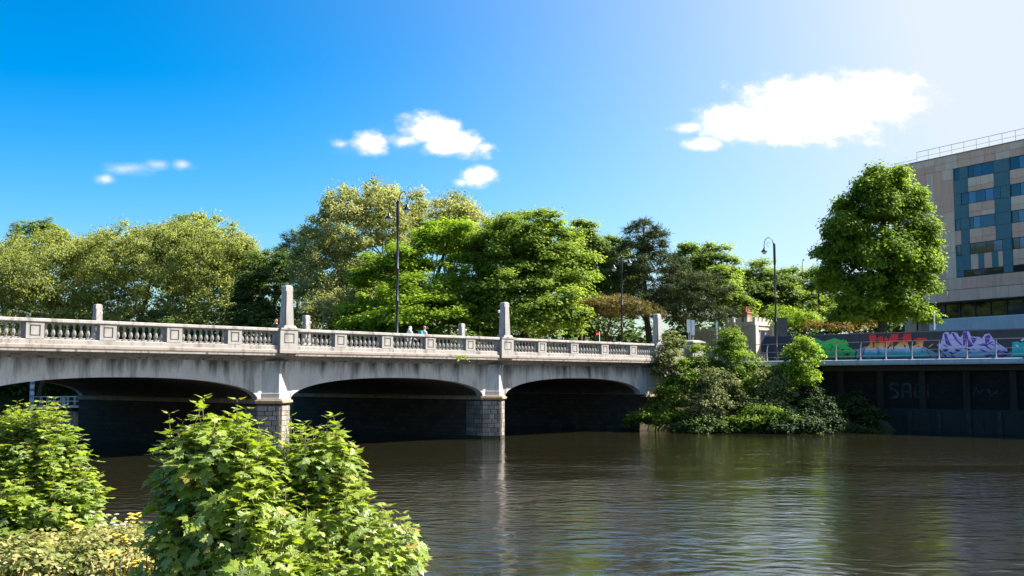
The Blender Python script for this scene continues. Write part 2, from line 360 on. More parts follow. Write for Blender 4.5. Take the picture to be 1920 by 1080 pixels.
def pier_outline(g, back=WID):                       # semi-octagonal nosing at both ends, g = outward growth
    h = 1.0+g
    return [(-h, .80-g*.3), (-.05, .17-g*1.1), (.05, .17-g*1.1), (h, .80-g*.3), (h, back-.2), (.05, back+.35+g), (-.05, back+.35+g), (-h, back-.2)]
stone_me = {}
for s in piers:
    pr = thing('pier', None, None); pr.parent = BR; pr.location = (s-.25, 0, 0)
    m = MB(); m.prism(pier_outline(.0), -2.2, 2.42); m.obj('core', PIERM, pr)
    m = MB(); m.prism(pier_outline(.10), 2.42, 2.47); m.prism(pier_outline(.17), 2.47, 2.60); m.prism(pier_outline(.08), 2.60, 2.67); m.obj('ledge', LEDGE, pr, bevel=.02)
    # pilaster above the ledge
    o = pier_outline(-.13, WID)
    m = MB(); m.prism(pier_outline(-.06, WID), 2.67, 2.96, 1.0); m.prism(pier_outline(-.09, WID), 2.96, 4.45); m.prism(pier_outline(-.04, WID), 4.45, 4.597); m.obj('pilaster', CONC, pr, bevel=.015)
    # facing stones of the nosing and the first metres of the flanks
    pts = pier_outline(0); segs = [((-1.0, 2.2), pts[0], 3), (pts[0], pts[1], 3), (pts[2], pts[3], 3), (pts[3], (1.0, 2.2), 2)]
    z = -.35; row = 0
    while z < 2.40:
        hh = random.choice((.24, .27, .30)); hh = min(hh, 2.42-z)
        if hh < .12: break
        for A, B, nst in segs:
            A, B = Vector(A), Vector(B); dv = B-A; L_ = dv.length; dv = dv/L_; nrm = Vector((dv.y, -dv.x))
            if nst > 1: cuts = [0]+[(k+(.5 if row % 2 and nst > 2 else 0)+random.uniform(-.12,.12))/nst for k in range(1, nst)]+[1]
            else: cuts = [0, 1]
            if nst == 2: cuts[1] = .5+(.18 if row % 2 else -.18)
            cuts = sorted(min(1, max(0, c)) for c in cuts)
            for a_, b_ in zip(cuts[:-1], cuts[1:]):
                if (b_-a_)*L_ < .08: continue
                p0 = A+dv*(a_*L_+.006); p1 = A+dv*(b_*L_-.006); pr_ = random.uniform(.008, .026); q0 = p0+nrm*pr_+dv*.02; q1 = p1+nrm*pr_-dv*.02
                p0 = p0-nrm*.03; p1 = p1-nrm*.03
                m = MB(); m.add([(p0.x,p0.y,z+.004),(p1.x,p1.y,z+.004),(p1.x,p1.y,z+hh-.004),(p0.x,p0.y,z+hh-.004),(q0.x,q0.y,z+.018),(q1.x,q1.y,z+.018),(q1.x,q1.y,z+hh-.018),(q0.x,q0.y,z+hh-.018)],
                                [(4,5,6,7),(0,1,5,4),(1,2,6,5),(2,3,7,6),(3,0,4,7)])
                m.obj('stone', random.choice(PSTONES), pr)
        z += hh; row += 1
for s in piers:
    m = MB(); o_ = pier_outline(.03); m.prism(o_, -.4, .16+.02); m.obj('waterline_stain', weathered('wet_stone', (.055,.055,.038), (.02,.025,.012), .6, sc=2), [c for c in BR.children if c.name.startswith('pier') and abs(c.location.x-(s-.25)) < .1][0])
# abutment at the far bank, and one under the near end
for s0, s1, nm in ((32.8-1.25, 41.5, 1), (-41, -32.8+1.1, 0)):
    m = MB(); m.box(s0+.15, s1, .95, WID-.3, -2.2, 2.45); m.box(s0+.02, s1, .62, WID-.05, 2.45, 2.598); a = m.obj('abutment', PIERM, BR)
    m = MB(); m.box(s0+.1, s1, .78, WID-.25, 2.603, 4.597)
    m.obj('abutment_wall', CONC, BR)
    if nm:
        m = MB(); m.box(32.0, 33.75, .58, .777, 2.63, 4.58); m.obj('pilaster', CONC, BR, bevel=.015)
        m = MB(); m.box(31.8, 33.95, .48, .94, 2.40, 2.60); m.obj('ledge', LEDGE, BR, bevel=.03)
# deck, carriageway, footways
m = MB(); m.box(-41, 46, 1.32, WID-1.0, 4.2, 4.95); m.obj('deck', plain('deck_concrete', (.3,.3,.3), .9), BR)
m = MB(); m.box(-41, 62, 3.6, WID-3.4, 4.954, 5.02); m.obj('carriageway', ASPH, BR)
for t0, t1 in ((.25, 3.6), (WID-3.4, WID-.25)):
    m = MB(); m.box(-41, 62, t0, t1, 4.96, 5.13); m.obj('footway', PAVE, BR)
m = MB(); m.box(-40, 60, 10.1, 10.2, 5.024, 5.028); m.obj('road_marking', WHITE, BR)
# cornice: cove below, parapet base course above
S0, S1 = -41.0, 33.3
def cornice(sgn, off):
    Y = lambda y: off+sgn*y
    m = MB(); m.sweep([(Y(1.35), 4.60), (Y(.72), 4.60), (Y(.68), 4.68), (Y(.52), 4.71), (Y(.44), 4.76), (Y(.1), 4.82), (Y(-.12), 4.84), (Y(-.24), 4.87), (Y(-.24), 4.98), (Y(1.35), 4.98)], S0, S1)
    m.obj('cornice', CORN, BR)
    m = MB(); m.sweep([(Y(.22), 4.98), (Y(-.255), 4.98), (Y(-.27), 5.02), (Y(-.27), 5.14), (Y(-.22), 5.17), (Y(.22), 5.17)], S0, S1); m.obj('string_course', STONE_P, BR)
    m = MB(); m.sweep([(Y(.20), 5.17), (Y(-.20), 5.17), (Y(-.20), 5.36), (Y(-.17), 5.385), (Y(.17), 5.385), (Y(.20), 5.36)], S0, S1); m.obj('base_course', STONE, BR)
    m = MB(); m.sweep([(Y(.19), 6.09), (Y(-.19), 6.09), (Y(-.24), 6.125), (Y(-.24), 6.175), (Y(-.215), 6.185), (Y(-.215), 6.235), (Y(-.17), 6.265), (Y(.17), 6.265), (Y(.215), 6.235), (Y(.24), 6.175), (Y(.24), 6.125)], S0, S1)
    m.obj('coping', STONE, BR)
cornice(1, 0)
balm = MB(); balm.box(-.085, .085, -.085, .085, 0, .06)
balm.lathe([(.06,.06),(.075,.085),(.05,.10),(.06,.14),(.092,.20),(.098,.26),(.085,.33),(.06,.42),(.043,.50),(.04,.55),(.058,.575),(.05,.60),(.075,.635)], n=8)
balm.box(-.08, .08, -.08, .08, .635, .705)
BAL = balm.mesh('baluster', STONE)
def panel_box(name, w, d0, d1, z0, z1, mat, pw, pz0, pz1, dep=.035):
    """pedestal block with a sunk square panel on its outer face"""
    m = MB(); m.box(-w, w, d0+.04, d1, z0, z1); f = d0
    for x0, x1, a, b in ((-w, -pw, z0, z1), (pw, w, z0, z1), (-pw, pw, z0, pz0), (-pw, pw, pz1, z1)): m.box(x0, x1, f, f+.041, a, b)
    g = .055; m.box(-pw+g, pw-g, f+.012, f+.041, pz0+g, pz1-g)
    return m.mesh(name, mat)
PED = panel_box('pedestal', .39, -.20, .18, 5.386, 6.092, STONE, .23, 5.50, 5.98)
BAY = 3.28
k = -12
while k*BAY < 33:
    s = k*BAY
    main = (k % 5 == 0)
    if s > -40 and not main: inst('pedestal', PED, BR, (s, 0, 0))
    w0 = (.48 if main else .39); w1 = (.76 if (k+1) % 5 == 0 else .39)
    a_, b_ = s+w0, s+BAY-w1
    if b_ < 32.9 and s > -40:
        nb = 8; sp = (b_-a_)/nb
        for j in range(nb): inst('baluster', BAL, BR, (a_+sp*(j+.5), 0, 5.385))
    k += 1
# main pedestals and obelisks
MPED = panel_box('main_pedestal', .54, -.36, .34, 5.168, 6.19, STONE, .32, 5.50, 6.0)
def obelisk_mesh():
    m = MB(); m.box(-.60, .60, -.39, .39, 6.19, 6.285); m.frustum(0, 0, 6.285, 6.42, .42, .37, .32, .30)
    def plan(a, b, n): return [(-a+n,-b), (a-n,-b), (a-n,-b+n), (a,-b+n), (a,b-n), (a-n,b-n), (a-n,b), (-a+n,b), (-a+n,b-n), (-a,b-n), (-a,-b+n), (-a+n,-b+n)]
    m.prism(plan(.295, .28, .065), 6.42, 8.18, .765, (0, 0)); m.frustum(0, 0, 8.18, 8.42, .226, .215, .210, .20)
    m.frustum(0, 0, 8.42, 8.49, .210, .20, .13, .13)
    return m.mesh('obelisk', STONE)
OB = obelisk_mesh()
def lantern_mesh():
    m = MB(); m.tube([(0,0,0),(0,.22,.05),(0,.42,.12)], .02, 6); m.m = 1; m.lathe([(.05,.12),(.12,.2),(.14,.33),(.10,.44),(.03,.48)], (0,.45,0), 8)
    return m.mesh('lantern', [BLACKM, plain('lantern_glass', (.75,.74,.70), .3)])
LAN = lantern_mesh()
for s in (-32.8, -16.4, 0, 16.4, 32.8):
    for off, flip in ((0, 0), (WID, math.pi)):
        inst('main_pedestal', MPED, BR, (s-.18, off, 0), flip)
        ob = inst('obelisk', OB, BR, (s-.10, off, 0), flip)
        lo_ = inst('lantern', LAN, ob, (0, .24, 7.75)); lo_.scale = (.55,)*3
        if off: lo_ = inst('lantern', LAN, ob, (0, -.24, 7.75), math.pi); lo_.scale = (.55,)*3
# corner shaft below each main pedestal
for s in piers:
    m = MB(); m.box(s-.76, s+.40, -.38, .3, 4.983, 5.165); m.obj('corbel', STONE_P, BR, bevel=.02)
# far parapet, seen only through the gaps of the near one
m = MB(); off = WID
m.sweep([(off-.2, 4.96), (off+.25, 4.96), (off+.25, 5.385), (off-.2, 5.385)], S0, S1); m.sweep([(off-.22, 6.09), (off+.22, 6.09), (off+.22, 6.265), (off-.22, 6.265)], S0, S1)
m.obj('far_coping', STONE, BR)
k = -12
while k*BAY < 33:
    s = k*BAY
    if s > -40 and k % 5: inst('pedestal', PED, BR, (s, WID, 0), math.pi)
    k += 1
m = MB(); k = -12
while k*BAY < 33:
    s = k*BAY
    for j in range(8):
        x = s+.6+(BAY-1.2)/8*(j+.5)
        if x < 33: m.lathe([(.08,5.385),(.06,5.5),(.098,5.64),(.043,5.9),(.08,6.09)], (x, WID, 0), 6)
    k += 1
tag(m.obj('far_balusters', STONE, BR), kind='stuff')

# ------------------------------------------------------------------ foliage tools
def unit(n):
    v = RNG.normal(size=(n, 3)); return v/np.linalg.norm(v, axis=1, keepdims=True)
def rhombi(c, nrm, L_, W_, axis=None):
    n = len(c); ref = axis if axis is not None else unit(n)
    a = ref-(ref*nrm).sum(1, keepdims=True)*nrm; a /= np.linalg.norm(a, axis=1, keepdims=True)+1e-9
    b = np.cross(nrm, a); L_ = L_[:, None]*.5; W_ = W_[:, None]*.5
    V = np.stack([c-a*L_, c+b*W_-a*L_*.1, c+a*L_, c-b*W_-a*L_*.1], 1)
    return V.reshape(-1, 3)
def lobe_clumps(C, Rr, rc, dens, low=-.45, rough=.21):
    C = np.array(C); Rr = np.array(Rr)
    area = 4*math.pi*((Rr[0]*Rr[1])**1.6+(Rr[0]*Rr[2])**1.6+(Rr[1]*Rr[2])**1.6)**(1/1.6)/3**(1/1.6)
    n = max(6, int(dens*area/(rc*rc)))
    u = unit(n*3); u = u[u[:, 2] > low][:n]
    ph = RNG.uniform(0, 6.28, 6)
    nz = np.sin(u[:, 0]*4+ph[0])*np.sin(u[:, 1]*5+ph[1])+np.sin(u[:, 2]*6+ph[2])*np.sin(u[:, 0]*7+ph[3])
    rr = (1+rough*nz*.6)*np.where(RNG.random(len(u)) < .72, RNG.uniform(.82, 1.02, len(u)), RNG.uniform(.35, .82, len(u)))
    return C+u*Rr*rr[:, None], u
STYLES = {  # clump radius, clump density, leaf length, leaf width, clump squash, up bias, outward bias, random, droop
 'broad':  dict(rc=1.1, dens=.66, L=.29, W=.22, sq=.62, up=.75, out=.45, rnd=.55, shell=.5),
 'fine':   dict(rc=1.0,  dens=.75, L=.29, W=.15, sq=1.0, up=.35, out=.45, rnd=.8, shell=.9),
 'feather':dict(rc=.95,  dens=.50, L=.27, W=.145, sq=1.05, up=.3, out=.4, rnd=.9, shell=1.0),
 'pine':   dict(rc=.85,  dens=.48, L=.42, W=.06, sq=.5, up=.5, out=.2, rnd=1.0, shell=.8),
 'clump':  dict(rc=1.15, dens=.6, L=.28, W=.2, sq=.95, up=.5, out=.6, rnd=.6, shell=.4),
 'shrub':  dict(rc=.5,   dens=.6, L=.17, W=.11, sq=.8, up=.6, out=.5, rnd=.6, shell=.6)}
def crown_geo(lobes, n, style, scale=1.0, tint=(0, 1), lsc=None):
    st = STYLES[style]; P = []; U = []
    for C, Rr in lobes:
        p, u = lobe_clumps(C, Rr, st['rc']*scale, st['dens']); P.append(p); U.append(u)
    P = np.concatenate(P); U = np.concatenate(U); nc = len(P)
    rcl = st['rc']*scale*RNG.uniform(.65, 1.25, nc)
    k = RNG.choice(nc, n, p=rcl**2/np.sum(rcl**2)); d = unit(n)
    if style != 'pine': d[:, 2] = np.where(d[:, 2] < -.25, -d[:, 2], d[:, 2])
    r = RNG.random(n)**st['shell']*(1+.25*RNG.normal(size=n))
    off = d*r[:, None]*rcl[k][:, None]; off[:, 2] *= st['sq']
    c = P[k]+off
    nr = d*st['out']+np.array([0, 0, st['up']])+U[k]*.25+unit(n)*st['rnd']; nr /= np.linalg.norm(nr, axis=1, keepdims=True)
    s = RNG.uniform(.7, 1.3, n)*(lsc or scale**.3)
    ax = None
    if style == 'pine': ax = d+np.array([0, 0, .3])
    V = rhombi(c, nr, st['L']*s, st['W']*s, ax)
    ct = RNG.uniform(0, 1, nc); tv = np.clip(tint[0]+(tint[1]-tint[0])*(.55*ct[k]+.45*RNG.random(n)), 0, 1)
    return V, np.arange(4*n).reshape(-1, 4), tv, P
def limbs_mesh(base, top, r0, targets, mat, name='trunk', bend=.4, rmin=.02):
    base = np.array(base, float); top = np.array(top, float); m = MB(); n = 7; pts = []
    off = RNG.normal(size=2)*bend
    for i in range(n):
        q = i/(n-1); p = base*(1-q)+top*q; p[:2] += off*math.sin(q*math.pi)*.6; pts.append(p)
    rad = [r0*(1.25 if i == 0 else 1)*(1-.72*i/(n-1)) for i in range(n)]
    m.tube(pts, rad, 8)
    for T in targets:
        T = np.array(T, float); q = RNG.uniform(.35, .95); i = int(q*(n-1)); A = pts[i]; mid = A*.45+T*.55; mid[2] += .12*np.linalg.norm(T-A)*RNG.uniform(-.2, 1); ra = rad[i]*.45
        m.tube([A, A*.7+mid*.3+[0, 0, .1], mid, T], [ra, ra*.8, ra*.5, rmin], 5)
    return m.mesh(name, mat, True)
def tree(name, label, cat, group, lobes, n, style, mat, base=None, r0=.35, bark=None, scale=1.0, nl=14, lean=(0, 0), tint=(0, 1)):
    """lobes: sight-line boxes (u, v, ru, rv, distance[, depth radius])"""
    Ls = []
    for lb in lobes:
        u, v, ru, rv, Y = lb[:5]; C = at(u, v, Y); k = Y/F_PX; ry = lb[5] if len(lb) > 5 else ru*k*.9
        Ls.append((C, (ru*k, ry, rv*k)))
    if base is None:
        c0 = Ls[0][0]; base = (c0[0], c0[1], float(height(c0[0], c0[1])))
    base = np.array(base, float); root = thing(name, label, cat, base, 0, group)
    V, Fq, tv, P = crown_geo(Ls, n, style, scale, tint)
    inst('crown', raw_mesh('crown', V-base, Fq, mat, tv), root)
    hi = max(Ls, key=lambda l: l[0][2]+l[1][2]*.3); top = np.array(hi[0])+[lean[0], lean[1], hi[1][2]*.35]
    tg = P[RNG.choice(len(P), min(nl, len(P)), replace=False)]
    inst('trunk', limbs_mesh((0, 0, -.3), top-base, r0, tg-base, bark or BARK), root)
    return root

G_BRIGHT = leafy('maple_leaves', [(0.088,0.143,0.022), (0.152,0.223,0.034), (0.229,0.310,0.048), (0.286,0.369,0.070)], .53)
G_MID = leafy('lime_leaves', [(0.076,0.123,0.027), (0.133,0.199,0.041), (0.197,0.270,0.054), (0.254,0.316,0.083)], .5)
G_DARK = leafy('yew_leaves', [(0.035,0.064,0.020), (0.063,0.106,0.027), (0.102,0.158,0.034), (0.152,0.211,0.046)], .33)
G_WILLOW = leafy('willow_leaves', [(.155,.19,.045), (.235,.27,.08), (.31,.345,.12), (.42,.435,.19)], .53, (1.3,1.3,.7))
G_FEATH = leafy('feather_leaves', [(.18,.21,.065), (.28,.305,.11), (.38,.39,.18), (.50,.50,.29)], .5, (1.25,1.25,.75))
G_PINE = leafy('pine_needles', [(0.024,0.042,0.018), (0.045,0.069,0.026), (0.072,0.099,0.033), (0.112,0.135,0.051)], .15)
G_PINEB = leafy('brown_pine_needles', [(0.068,0.075,0.024), (0.135,0.128,0.041), (0.225,0.180,0.060), (0.300,0.225,0.083)], .25, (1.3,1.1,.6))
G_SHRUB = leafy('shrub_leaves', [(0.073,0.128,0.017), (0.134,0.213,0.027), (0.207,0.299,0.039), (0.293,0.378,0.067)], .5)
G_OLIVE = leafy('olive_leaves', [(.07,.095,.03), (.13,.16,.055), (.20,.23,.085), (.29,.30,.14)], .36, (1.3,1.3,.7))
G_YELLOW = leafy('yellow_leaves', [(0.134,0.207,0.020), (0.201,0.299,0.027), (0.268,0.384,0.041), (0.342,0.451,0.073)], .53)
G_IVY_SHADED = leafy('shaded_ivy_leaves', [(.012,.028,.008), (.022,.046,.011), (.036,.066,.014), (.055,.09,.02)], .2)  # greens darkened so the low bank shrubs carry their shade in the leaf colour
G_RUST = leafy('rust_leaves', [(.10,.07,.02), (.17,.10,.025), (.2,.15,.03), (.15,.17,.03)], .35)

GT = 'park trees beyond the bridge'
tree('willow_tree', 'broad yellow-green willow at the far left, partly cut by the picture edge', 'tree', GT, [(70,540,130,95,138,9),(10,545,90,70,134),(120,500,70,60,140),(60,620,120,70,137),(150,610,80,70,135)], 88000, 'fine', G_WILLOW, scale=1.15, nl=5)
tree('willow_tree', 'rounded yellow-green willow behind the short obelisk of the far parapet', 'tree', GT, [(245,520,110,85,139,8),(190,500,65,60,141),(300,480,70,55,141),(240,610,110,70,136)], 84000, 'fine', G_WILLOW, scale=1.15, nl=5)
tree('willow_tree', 'tallest yellow-green willow of the left group, left of the dark tree', 'tree', GT, [(390,505,100,88,136,8),(350,470,60,50,138),(440,510,52,75,137),(390,590,85,70,134)], 88000, 'fine', G_WILLOW, scale=1.15, nl=5)
tree('round_tree', 'small round dark-green tree standing above the willows at far left', 'tree', GT, [(68,448,46,36,168),(40,470,26,24,166),(100,455,28,26,169)], 15000, 'broad', G_MID, scale=1.0)
tree('low_tree', 'low bright green tree at the left edge behind the willows', 'tree', GT, [(15,492,40,20,160),(-30,500,40,26,160)], 7000, 'broad', G_BRIGHT)
tree('broadleaf_tree', 'dark green treetop just showing over the tallest left willow', 'tree', GT, [(358,425,46,24,165),(350,470,70,50,168)], 12000, 'broad', G_MID)
tree('dark_tree', 'dense dark green tree just left of the first tall obelisk', 'tree', GT, [(495,540,48,66,124,5),(470,580,36,45,122),(525,510,36,42,126),(500,610,55,40,121)], 30000, 'broad', G_DARK, scale=.9)
tree('pine_tree', 'dark pine top rising behind the dark green tree', 'tree', GT, [(552,456,24,26,142),(540,480,28,20,142),(575,440,24,18,143),(560,500,36,26,142)], 12000, 'pine', G_PINE, scale=1.1)
tree('poplar_tree', 'tallest feathery pale green tree behind the first street lamp', 'tree', GT, [(690,440,100,88,120,6),(620,520,75,90,119,5),(650,410,50,48,121),(745,410,60,55,122),(600,590,60,60,116),(700,560,90,80,118),(655,600,90,50,113)], 125000, 'feather', G_FEATH, scale=1.1, r0=.4, nl=24, bark=BARK_L)
tree('poplar_tree', 'second feathery pale tree showing above the maples right of the lamp', 'tree', GT, [(850,415,58,44,126,4),(820,460,50,50,127),(890,440,36,40,126)], 24000, 'feather', G_FEATH, scale=1.1, nl=30, bark=BARK_L)
tree('maple_tree', 'bright layered maple right behind the street lamp and walkers', 'tree', GT, [(770,495,55,38,108),(840,470,70,55,110),(870,540,60,60,107),(790,560,75,45,105),(715,520,60,40,109),(810,600,110,42,103),(720,590,70,50,106),(880,600,40,40,105),(700,615,60,30,104),(760,618,70,26,103)], 92000, 'broad', G_YELLOW, scale=1.0, r0=.4)
tree('maple_tree', 'largest dome-shaped bright green maple behind the second tall obelisk', 'tree', GT, [(985,465,90,62,108,6),(1030,510,80,75,106),(920,480,55,65,108),(1075,530,42,60,107),(960,550,85,60,104),(1030,590,65,50,102),(900,590,50,45,105),(1000,610,90,42,102),(930,618,50,30,103)], 112000, 'broad', G_BRIGHT, scale=1.05, r0=.5)
tree('lime_tree', 'narrow green tree peeking between the dome maple and the pine', 'tree', GT, [(1088,450,32,36,128),(1130,480,45,40,127),(1110,540,50,60,127),(1155,540,50,70,126)], 42000, 'broad', G_MID)
tree('lime_tree', 'leafy green tree directly right of the tall pine', 'tree', GT, [(1290,510,42,48,126),(1345,515,38,50,125),(1320,560,75,55,124),(1370,590,40,50,123)], 50000, 'broad', G_BRIGHT)
tree('lime_tree', 'green tree behind the battlemented lodge', 'tree', GT, [(1425,535,45,48,140),(1410,580,60,50,138),(1460,560,40,50,139)], 40000, 'broad', G_MID)
tree('lime_tree', 'green tree between the second lamp and the big tree by the hotel', 'tree', GT, [(1505,555,52,50,143),(1545,565,40,55,142),(1510,600,80,40,140)], 40000, 'broad', G_BRIGHT)
# the pine and its low companions beside the far end of the bridge
pb = at(1226, 690, 119); pb[2] = 4.9
tree('pine_tree', 'tall dark pine with bare trunk behind the last tall obelisk', 'tree', GT, [(1208,438,38,26,119),(1190,470,46,26,120),(1235,500,58,30,118),(1290,540,75,32,117),(1180,520,45,30,119),(1250,575,70,30,117),(1310,590,66,30,116),(1190,560,60,24,118),(1225,455,26,30,119)], 62000, 'pine', G_PINE, base=pb, r0=.42, scale=1.0, nl=26, tint=(0, 1))
for uu, lab, sc_ in ((1080, 'low spreading pine with rusty needles right of the dome maple', 1), (1122, 'second low rusty pine behind the red traffic signal', 1)):
    b_ = at(uu, 690, 112); b_[2] = 4.9
    tree('low_pine', lab, 'tree', GT, [(uu+30,572,58,16,112),(uu-5,588,40,14,111),(uu+75,585,50,18,113)], 16000, 'pine', G_PINEB, base=b_, r0=.18, scale=.9, nl=14)
# big tree in front of the hotel
hb = at(1648, 690, 92); hb[2] = 5.0
tree('lime_tree', 'big dense green tree standing in front of the hotel', 'tree', GT, [(1652,358,48,32,92),(1625,404,58,42,92),(1695,396,40,46,93),(1588,436,40,32,91),(1598,486,52,36,91),(1660,490,66,54,91),(1722,458,32,44,92),(1706,535,44,52,93),(1576,540,38,24,92),(1640,565,74,46,91),(1600,592,40,34,92),(1702,592,44,34,92),(1550,482,28,12,92),(1548,520,18,10,91),(1736,505,22,26,92)], 125000, 'clump', leafy('big_tree_leaves', [(.072,.122,.014), (.125,.205,.02), (.19,.28,.03), (.26,.35,.055)], .53), base=hb, r0=.5, scale=.82, nl=24)

def mass(name, boxes, n, style, mat, scale=1.0, kind='stuff', lsc=None):
    V, Fq, tv, P = crown_geo(boxes, n, style, scale, lsc=lsc)
    return tag(inst(name, raw_mesh(name, V, Fq, mat, tv)), kind=kind)
ub = []
for t in np.arange(24, 112, 4.0):
    p = bw(34+RNG.uniform(0, 2.5), t, 0); k_ = .6*float(ss(t, 36, 60)); ub.append(((p[0], p[1], 4.6+RNG.uniform(0, 1.4)+3.0*k_), (2.6+2*k_, 2.6+2*k_, 2.0+RNG.uniform(0, .8)+3.2*k_)))
mass('undergrowth', ub, 66000, 'broad', G_DARK, lsc=1.3)
ub = []
for a_ in np.arange(-70, 40, 7.0):
    p = bw(a_-3, 112+RNG.uniform(0, 5)-.12*(a_), 0); ub.append(((p[0], p[1], 5+RNG.uniform(0, 2)), (4.5, 4.5, 5)))
for u in range(-60, 200, 22):
    p = at(u, 762, 147+RNG.uniform(-2, 2)); ub.append(((p[0], p[1], 2.2+RNG.uniform(0, 2.5)), (3, 2.5, 3.2)))
mass('far_wood', ub, 40000, 'broad', G_DARK, 1.3, lsc=1.9)
ub = []
for x in np.arange(-25, 84, 6.5):
    ub.append(((x, 172+RNG.uniform(-5, 5), 7+RNG.uniform(-1, 2)), (6, 5, 6.5)))
mass('distant_wood', ub, 42000, 'broad', G_DARK, 1.5, lsc=3.0)
ub = []
for s_ in np.arange(35, 74, 3.2):
    p = bw(s_, 24.5+RNG.uniform(-1, 2), 0); ub.append(((p[0], p[1], 5.6+RNG.uniform(0, .8)), (2.2, 2.2, 1.5+RNG.uniform(0, .6))))
mass('roadside_hedge', ub, 30000, 'shrub', G_MID, 1.3)
tree('hedge_shrub', 'yellowish shrub behind the graffiti wall left of the big tree', 'shrub', GT, [(1500,606,36,18,104),(1470,600,30,22,106)], 8000, 'shrub', G_YELLOW, scale=1.3, r0=.06)
tree('hedge_shrub', 'rust-tinged low shrub behind the graffiti wall', 'shrub', GT, [(1560,616,44,12,100),(1600,612,40,14,101)], 8000, 'shrub', G_RUST, scale=1.2, r0=.06)

# ------------------------------------------------------------------ bank shrubs by the abutment
GS = 'shrubs on the bank between bridge and walkway'
def shrub(label, lobes, n, mat, name='shrub', scale=1.0, style='shrub'):
    c = at(*lobes[0][:2], lobes[0][4]); z = max(.1, float(height(c[0], c[1])))
    return tree(name, label, 'shrub', GS, lobes, n, style, mat, base=(c[0], c[1], z-.1), r0=.06, scale=scale, nl=8)
shrub('pale loose shrub rising beside the last tall obelisk', [(1262,660,26,38,80.5),(1250,690,24,34,80),(1272,712,22,26,80)], 6500, G_OLIVE)
shrub('tall bright shrub in front of the lodge', [(1374,655,24,36,80),(1385,694,32,34,79.5),(1354,694,24,40,80),(1395,735,30,40,79),(1368,645,12,28,80)], 19000, G_SHRUB)
shrub('bright green shrub against the abutment wall', [(1285,720,36,44,79),(1260,755,34,36,78.5),(1312,690,22,40,79.5),(1240,780,34,22,78.5)], 17000, G_SHRUB)
shrub('greyish olive shrub in the middle of the bank', [(1345,730,40,36,78),(1330,770,46,36,77.5),(1370,770,40,34,77.5)], 13000, G_OLIVE)
shrub('wide olive shrub below the walkway edge', [(1435,725,48,36,79),(1420,765,46,34,78),(1465,760,36,36,78.5)], 13000, G_OLIVE)
shrub('feathery yellow-green shrub in front of the green graffiti', [(1502,672,32,32,78.5),(1508,715,26,34,78),(1485,690,22,34,78.5),(1515,655,16,22,78.5)], 11000, G_YELLOW, scale=.9)
shrub('low bright shrub touching the water at mid bank', [(1425,790,46,24,76.5),(1465,790,26,20,76),(1385,795,30,18,76.5)], 10000, G_SHRUB)
shrub('low creeper spreading towards the water beside the arch', [(1225,785,42,16,78.5),(1195,795,24,9,79.5),(1265,790,34,20,77.5)], 9000, G_SHRUB)
shrub('dark shrub below the feathery shrub', [(1510,765,36,46,78.5),(1490,798,44,24,76),(1540,785,38,36,77),(1512,806,40,14,75.5),(1470,806,34,14,75.5)], 24000, G_IVY_SHADED)
shrub('dark ivy shrub in the shade under the walkway', [(1590,775,36,36,79),(1565,800,36,22,78),(1625,790,34,26,78),(1600,808,46,14,78)], 16000, G_IVY_SHADED)
shrub('dark bank shrub in the shade between olive shrubs', [(1310,800,56,18,77),(1350,805,50,16,76.5)], 9000, G_DARK)

# ------------------------------------------------------------------ walkway on the right bank
WD = np.array([.735, -.678, 0])                      # runs towards the camera, square to the bridge
WK0 = np.array([16.6, 87.3, 0.0])
WKW = thing('walkway', 'raised riverside walkway with pale edge beam and steel railing', 'walkway', (WK0[0], WK0[1], 0), math.atan2(WD[1], WD[0]))
# local: x along the walk (towards the camera), y to the left of travel = inland
WL = 46.0; DZ = 5.10
m = MB(); m.sweep([(0, 4.70), (-.06, 4.74), (-.09, 4.84), (-.09, 5.06), (-.04, 5.10), (.35, 5.10), (.35, 4.70)], -1.5, WL); m.obj('edge_beam', weathered('beam_concrete', (.62,.61,.63), (.2,.19,.18), .4), WKW)
m = MB(); m.box(-1.5, WL, .352, 5.5, 4.78, 5.07); m.obj('slab', PAVE, WKW)
def rail_post():
    m = MB(); pts = [(0, .16), (.0, .14), (.05, .5), (.02, .9), (-.13, 1.26)]
    pts = [(.16, 0), (.10, .3), (.10, .65), (.16, .95), (.30, 1.26)]
    for i in range(4):
        (y0, z0), (y1, z1) = pts[i], pts[i+1]; w0 = .085-.016*i; w1 = .085-.016*(i+1)
        m.add([(-.03, y0-w0, z0), (.03, y0-w0, z0), (.03, y0+w0, z0), (-.03, y0+w0, z0), (-.03, y1-w1, z1), (.03, y1-w1, z1), (.03, y1+w1, z1), (-.03, y1+w1, z1)],
              [(0,3,2,1),(4,5,6,7),(0,1,5,4),(1,2,6,5),(2,3,7,6),(3,0,4,7)])
    return m.mesh('railing_post', plain('dull_steel', (.20,.20,.21), .5, .4, .5))
RAILM = plain('dull_steel', (.20,.20,.21), .5, .4, .5)
RP = rail_post(); x = .3
while x < WL-.5: inst('railing_post', RP, WKW, (x, 0, DZ)); x += 1.9
for y, z, r in ((.30, 1.29, .024), (.10, .66, .016), (.10, .27, .016)):
    m = MB(); m.tube([(-1, y, DZ+z), (WL, y, DZ+z)], r, 8); m.obj('rail', RAILM, WKW, True)
